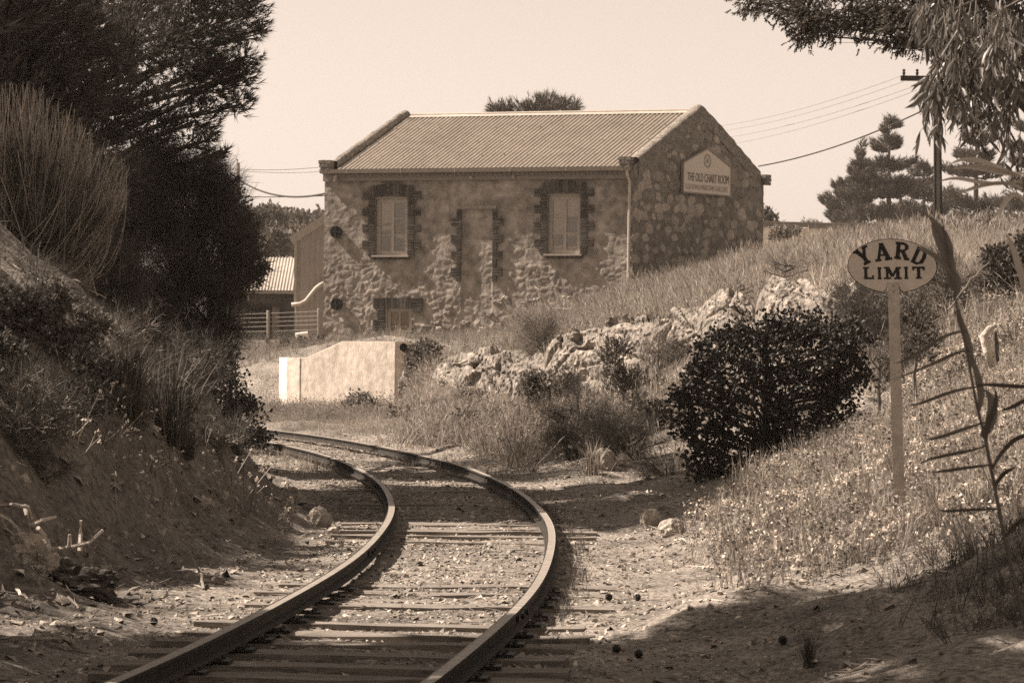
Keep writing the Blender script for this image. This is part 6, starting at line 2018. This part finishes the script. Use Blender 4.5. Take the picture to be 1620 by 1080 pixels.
# hanging twiglets and their leaves
LPOS = []
def hang(px, py, L_px, n_l, dy):
    a = P(px, py, Yq + dy); u = m_per_px(Yq)
    sx = rng.normal(-.10, .18)
    t_ = np.linspace(0, 1, 6)
    pts = a + np.stack([sx * L_px * u * t_ ** 1.3, rng.normal(0, .1) * t_, -L_px * u * t_], 1)
    mb.tube(pts, np.linspace(.0035, .0015, 6), 3, False)
    for _ in range(n_l):
        q = rng.uniform(.05, 1.0)
        LPOS.append((np.array([np.interp(q, t_, pts[:, c]) for c in range(3)]), rng.uniform(.07, .145)))
for (px, py, L_, n_l, sx_, sy_, cnt) in ((1505, 20, 60, 8, 40, 25, 14), (1560, 20, 70, 8, 50, 30, 24), (1540, 70, 65, 8, 35, 25, 20), (1498, 95, 45, 7, 18, 20, 10), (1482, 118, 45, 8, 14, 14, 10), (1528, 120, 55, 7, 35, 25, 16),
                                   (1466, 126, 30, 6, 8, 10, 6), (1595, 60, 80, 9, 30, 40, 20), (1595, 140, 70, 6, 25, 30, 12), (1515, 150, 36, 5, 18, 12, 6), (1482, 188, 26, 6, 8, 6, 3), (1560, 170, 60, 3, 35, 20, 5), (1600, 215, 60, 3, 22, 20, 4), (1460, 5, 36, 7, 16, 12, 7), (1480, -10, 60, 8, 30, 20, 8)):
    for _ in range(int(cnt * 1.6)):
        hang(px + rng.normal(0, sx_ * .6), py + rng.normal(0, sy_ * .6), L_ * rng.uniform(.5, 1.15), n_l, rng.normal(0, .55))
obj('trunk', mb, M['bark'], gum)
gm = []
for k, (v, q) in enumerate(GLV):
    me = make_mesh('leaf', v, q, True); me.materials.append(M['gumleaf']); gm.append(me)
rng.shuffle(LPOS)
LPOS.sort(key=lambda a: a[0][1])
LP2 = []
for k, (p, L_) in enumerate(LPOS):
    rx, ry, rz = rng.normal(0, .35), rng.normal(.12, .38), rng.uniform(0, 6.28)
    if k < 300:
        place('leaf', gm[rng.integers(6)], gum, p, (rx, ry, rz), (L_, L_, L_))
    else:
        LP2.append((p, L_, Matrix.Rotation(rz, 3, 'Z') @ Matrix.Rotation(ry, 3, 'Y') @ Matrix.Rotation(rx, 3, 'X')))
VV, QQ, n0 = [], [], 0
for (p, L_, R_) in LP2:
    v, q = GLV[rng.integers(6)]
    VV.append(v @ np.array(R_).T * L_ + p); QQ.append(q + n0); n0 += len(v)
obj('foliage', (np.vstack(VV), np.vstack(QQ)), M['gumleaf'], gum, kind='stuff')
print('gum leaves', len(LPOS))

# ---------------------------------------------------------------- the reed standing close on the right
Yr_ = 10.0
ur = m_per_px(Yr_)
def leaf_strip(pts, w, fold=.25, n=12, twist=0.0, axis=None):
    pts = np.array(pts); m_ = len(pts)
    t_ = np.linspace(0, m_ - 1, n)
    try:
        cs2 = [np.polyfit(np.arange(m_), pts[:, c], min(3, m_ - 1)) for c in range(3)]
        c_ = np.stack([np.polyval(k, t_) for k in cs2], 1)
    except Exception:
        c_ = np.stack([np.interp(t_, np.arange(m_), pts[:, c]) for c in range(3)], 1)
    d = np.gradient(c_, axis=0); d /= np.linalg.norm(d, axis=1)[:, None]
    ax_ = np.array((0, 1.0, 0)) if axis is None else np.asarray(axis, float)
    s = np.cross(d, ax_); s /= np.linalg.norm(s, axis=1)[:, None] + 1e-6
    nn_ = np.cross(s, d)
    ww_ = w * np.sin(np.pi * np.linspace(.10, .995, n)) ** .75
    V = np.vstack([c_ - s * ww_[:, None] + nn_ * (ww_ * fold)[:, None], c_, c_ + s * ww_[:, None] + nn_ * (ww_ * fold)[:, None]])
    i = np.arange(n - 1)
    return V, np.vstack([np.c_[i, i + n, i + n + 1, i + 1], np.c_[i + n, i + 2 * n, i + 2 * n + 1, i + n + 1]])
zr_ = float(gz(np.array([P(1640, 1000, Yr_)[0]]), np.array([Yr_]))[0])
rb = np.array((P(1660, 1000, Yr_)[0], Yr_, zr_))
reed = thing('giant_reed', 'blurred tall dark reed leaning at the right with long strap leaves', 'reed', rb)
stem_px = [(1490, 345), (1500, 400), (1513, 480), (1530, 560), (1545, 640), (1560, 700), (1572, 760), (1585, 830), (1598, 890), (1612, 945), (1640, 1060)]
sp3 = [P(x, y, Yr_) for x, y in stem_px] + [rb - Zv * .1]
mb = MB(); mb.tube(sp3, np.r_[np.linspace(1.2, 4.2, len(stem_px)), 4.6] * ur, 7); obj('stem', mb, M['reedstem'], reed, smooth=True)
def rl(pts, w, dyl=0.0, axis=None, twist=0, m_='reed'):
    p3 = [P(x, y, Yr_ - dyl * k / max(1, len(pts) - 1)) for k, (x, y) in enumerate(pts)]
    obj('leaf', leaf_strip(p3, w * ur, axis=axis), M[m_], reed, smooth=True)
rl([(1497, 425), (1501, 395), (1488, 365), (1466, 338)], 8)
rl([(1508, 460), (1502, 415), (1486, 378), (1474, 350)], 9)
rl([(1508, 472), (1514, 445), (1505, 434), (1499, 462)], 7)
rl([(1515, 490), (1524, 520), (1534, 550), (1536, 585)], 6)
rl([(1536, 560), (1548, 600), (1552, 630), (1546, 655)], 6)
rl([(1552, 690), (1566, 670), (1570, 640), (1556, 615)], 9)
for pts in ([(1535, 555), (1510, 560), (1470, 578), (1412, 600)], [(1530, 525), (1490, 535), (1450, 560), (1412, 575)], [(1548, 612), (1500, 622), (1462, 636), (1436, 640)], [(1560, 705), (1520, 716), (1480, 724), (1452, 735)], [(1558, 668), (1522, 680), (1485, 692), (1462, 694)], [(1582, 806), (1545, 806), (1505, 808), (1486, 806)], [(1572, 735), (1530, 740), (1495, 745), (1470, 746)]):
    rl(pts, 3.4, .1, (0, .9, .45), m_='reedstem')  # backlit look put into the colour: these leaves take the dark stem tone
for pts in ([(1575, 770), (1588, 750), (1600, 742), (1606, 738)], [(1590, 850), (1606, 832), (1622, 822), (1640, 815)], [(1560, 700), (1566, 665), (1575, 640), (1572, 610)], [(1546, 610), (1580, 610), (1620, 612), (1660, 606)], [(1585, 650), (1610, 640), (1640, 620)], [(1568, 745), (1600, 700), (1630, 690), (1660, 700)]):
    rl(pts, 5, .2, (0, .8, .6), m_='reedstem')
rl([(1508, 440), (1488, 412), (1466, 397), (1452, 393)], 4, .1)
rl([(1505, 455), (1480, 447), (1460, 452), (1448, 455)], 4, .2, (0, .4, .8))
reed2 = thing('giant_reed', 'pale blurred plume of reed leaves swept left across the power pole', 'reed', rb + (.25, .6, 0))
mb = MB(); mb.tube([P(1680, 900, 10.6), P(1640, 520, 10.6), P(1625, 350, 10.6), P(1618, 280, 10.6)], np.array((4, 3.5, 2.5, 1.5)) * ur, 6); mb.tube([rb + (.25, .6, -.1), P(1680, 900, 10.6)], 4 * ur, 6); obj('stem', mb, M['reedstem'], reed2)
def rl2(pts, w):
    obj('leaf', leaf_strip([P(x, y, 10.6) for x, y in pts], w * ur, axis=(0, .8, .5)), M['straw'], reed2, smooth=True)
rl2([(1620, 275), (1580, 272), (1545, 265), (1505, 268)], 6); rl2([(1615, 280), (1570, 262), (1535, 252), (1500, 262)], 5); rl2([(1620, 285), (1560, 290), (1520, 283), (1480, 290)], 4); rl2([(1620, 300), (1580, 290), (1540, 298), (1510, 308)], 4); rl2([(1622, 320), (1600, 310), (1585, 330), (1572, 340)], 5); rl2([(1622, 272), (1640, 262), (1660, 262)], 5)
rl2([(1640, 520), (1620, 450), (1605, 400), (1590, 368)], 6)
# small tender growth beside the stems, lower right
shrub('bank_shrub', 'dark tangle of shrub in the lower right corner', 'shrub', 1600, 1010, 15.5, 170, 130, 'darkshrub', T_TWIG, 2600, .07, None, n=8)
tri = sum(len(o.data.polygons) for o in S.objects if o.type == 'MESH')
print('faces', tri, 'objects', len(S.objects))
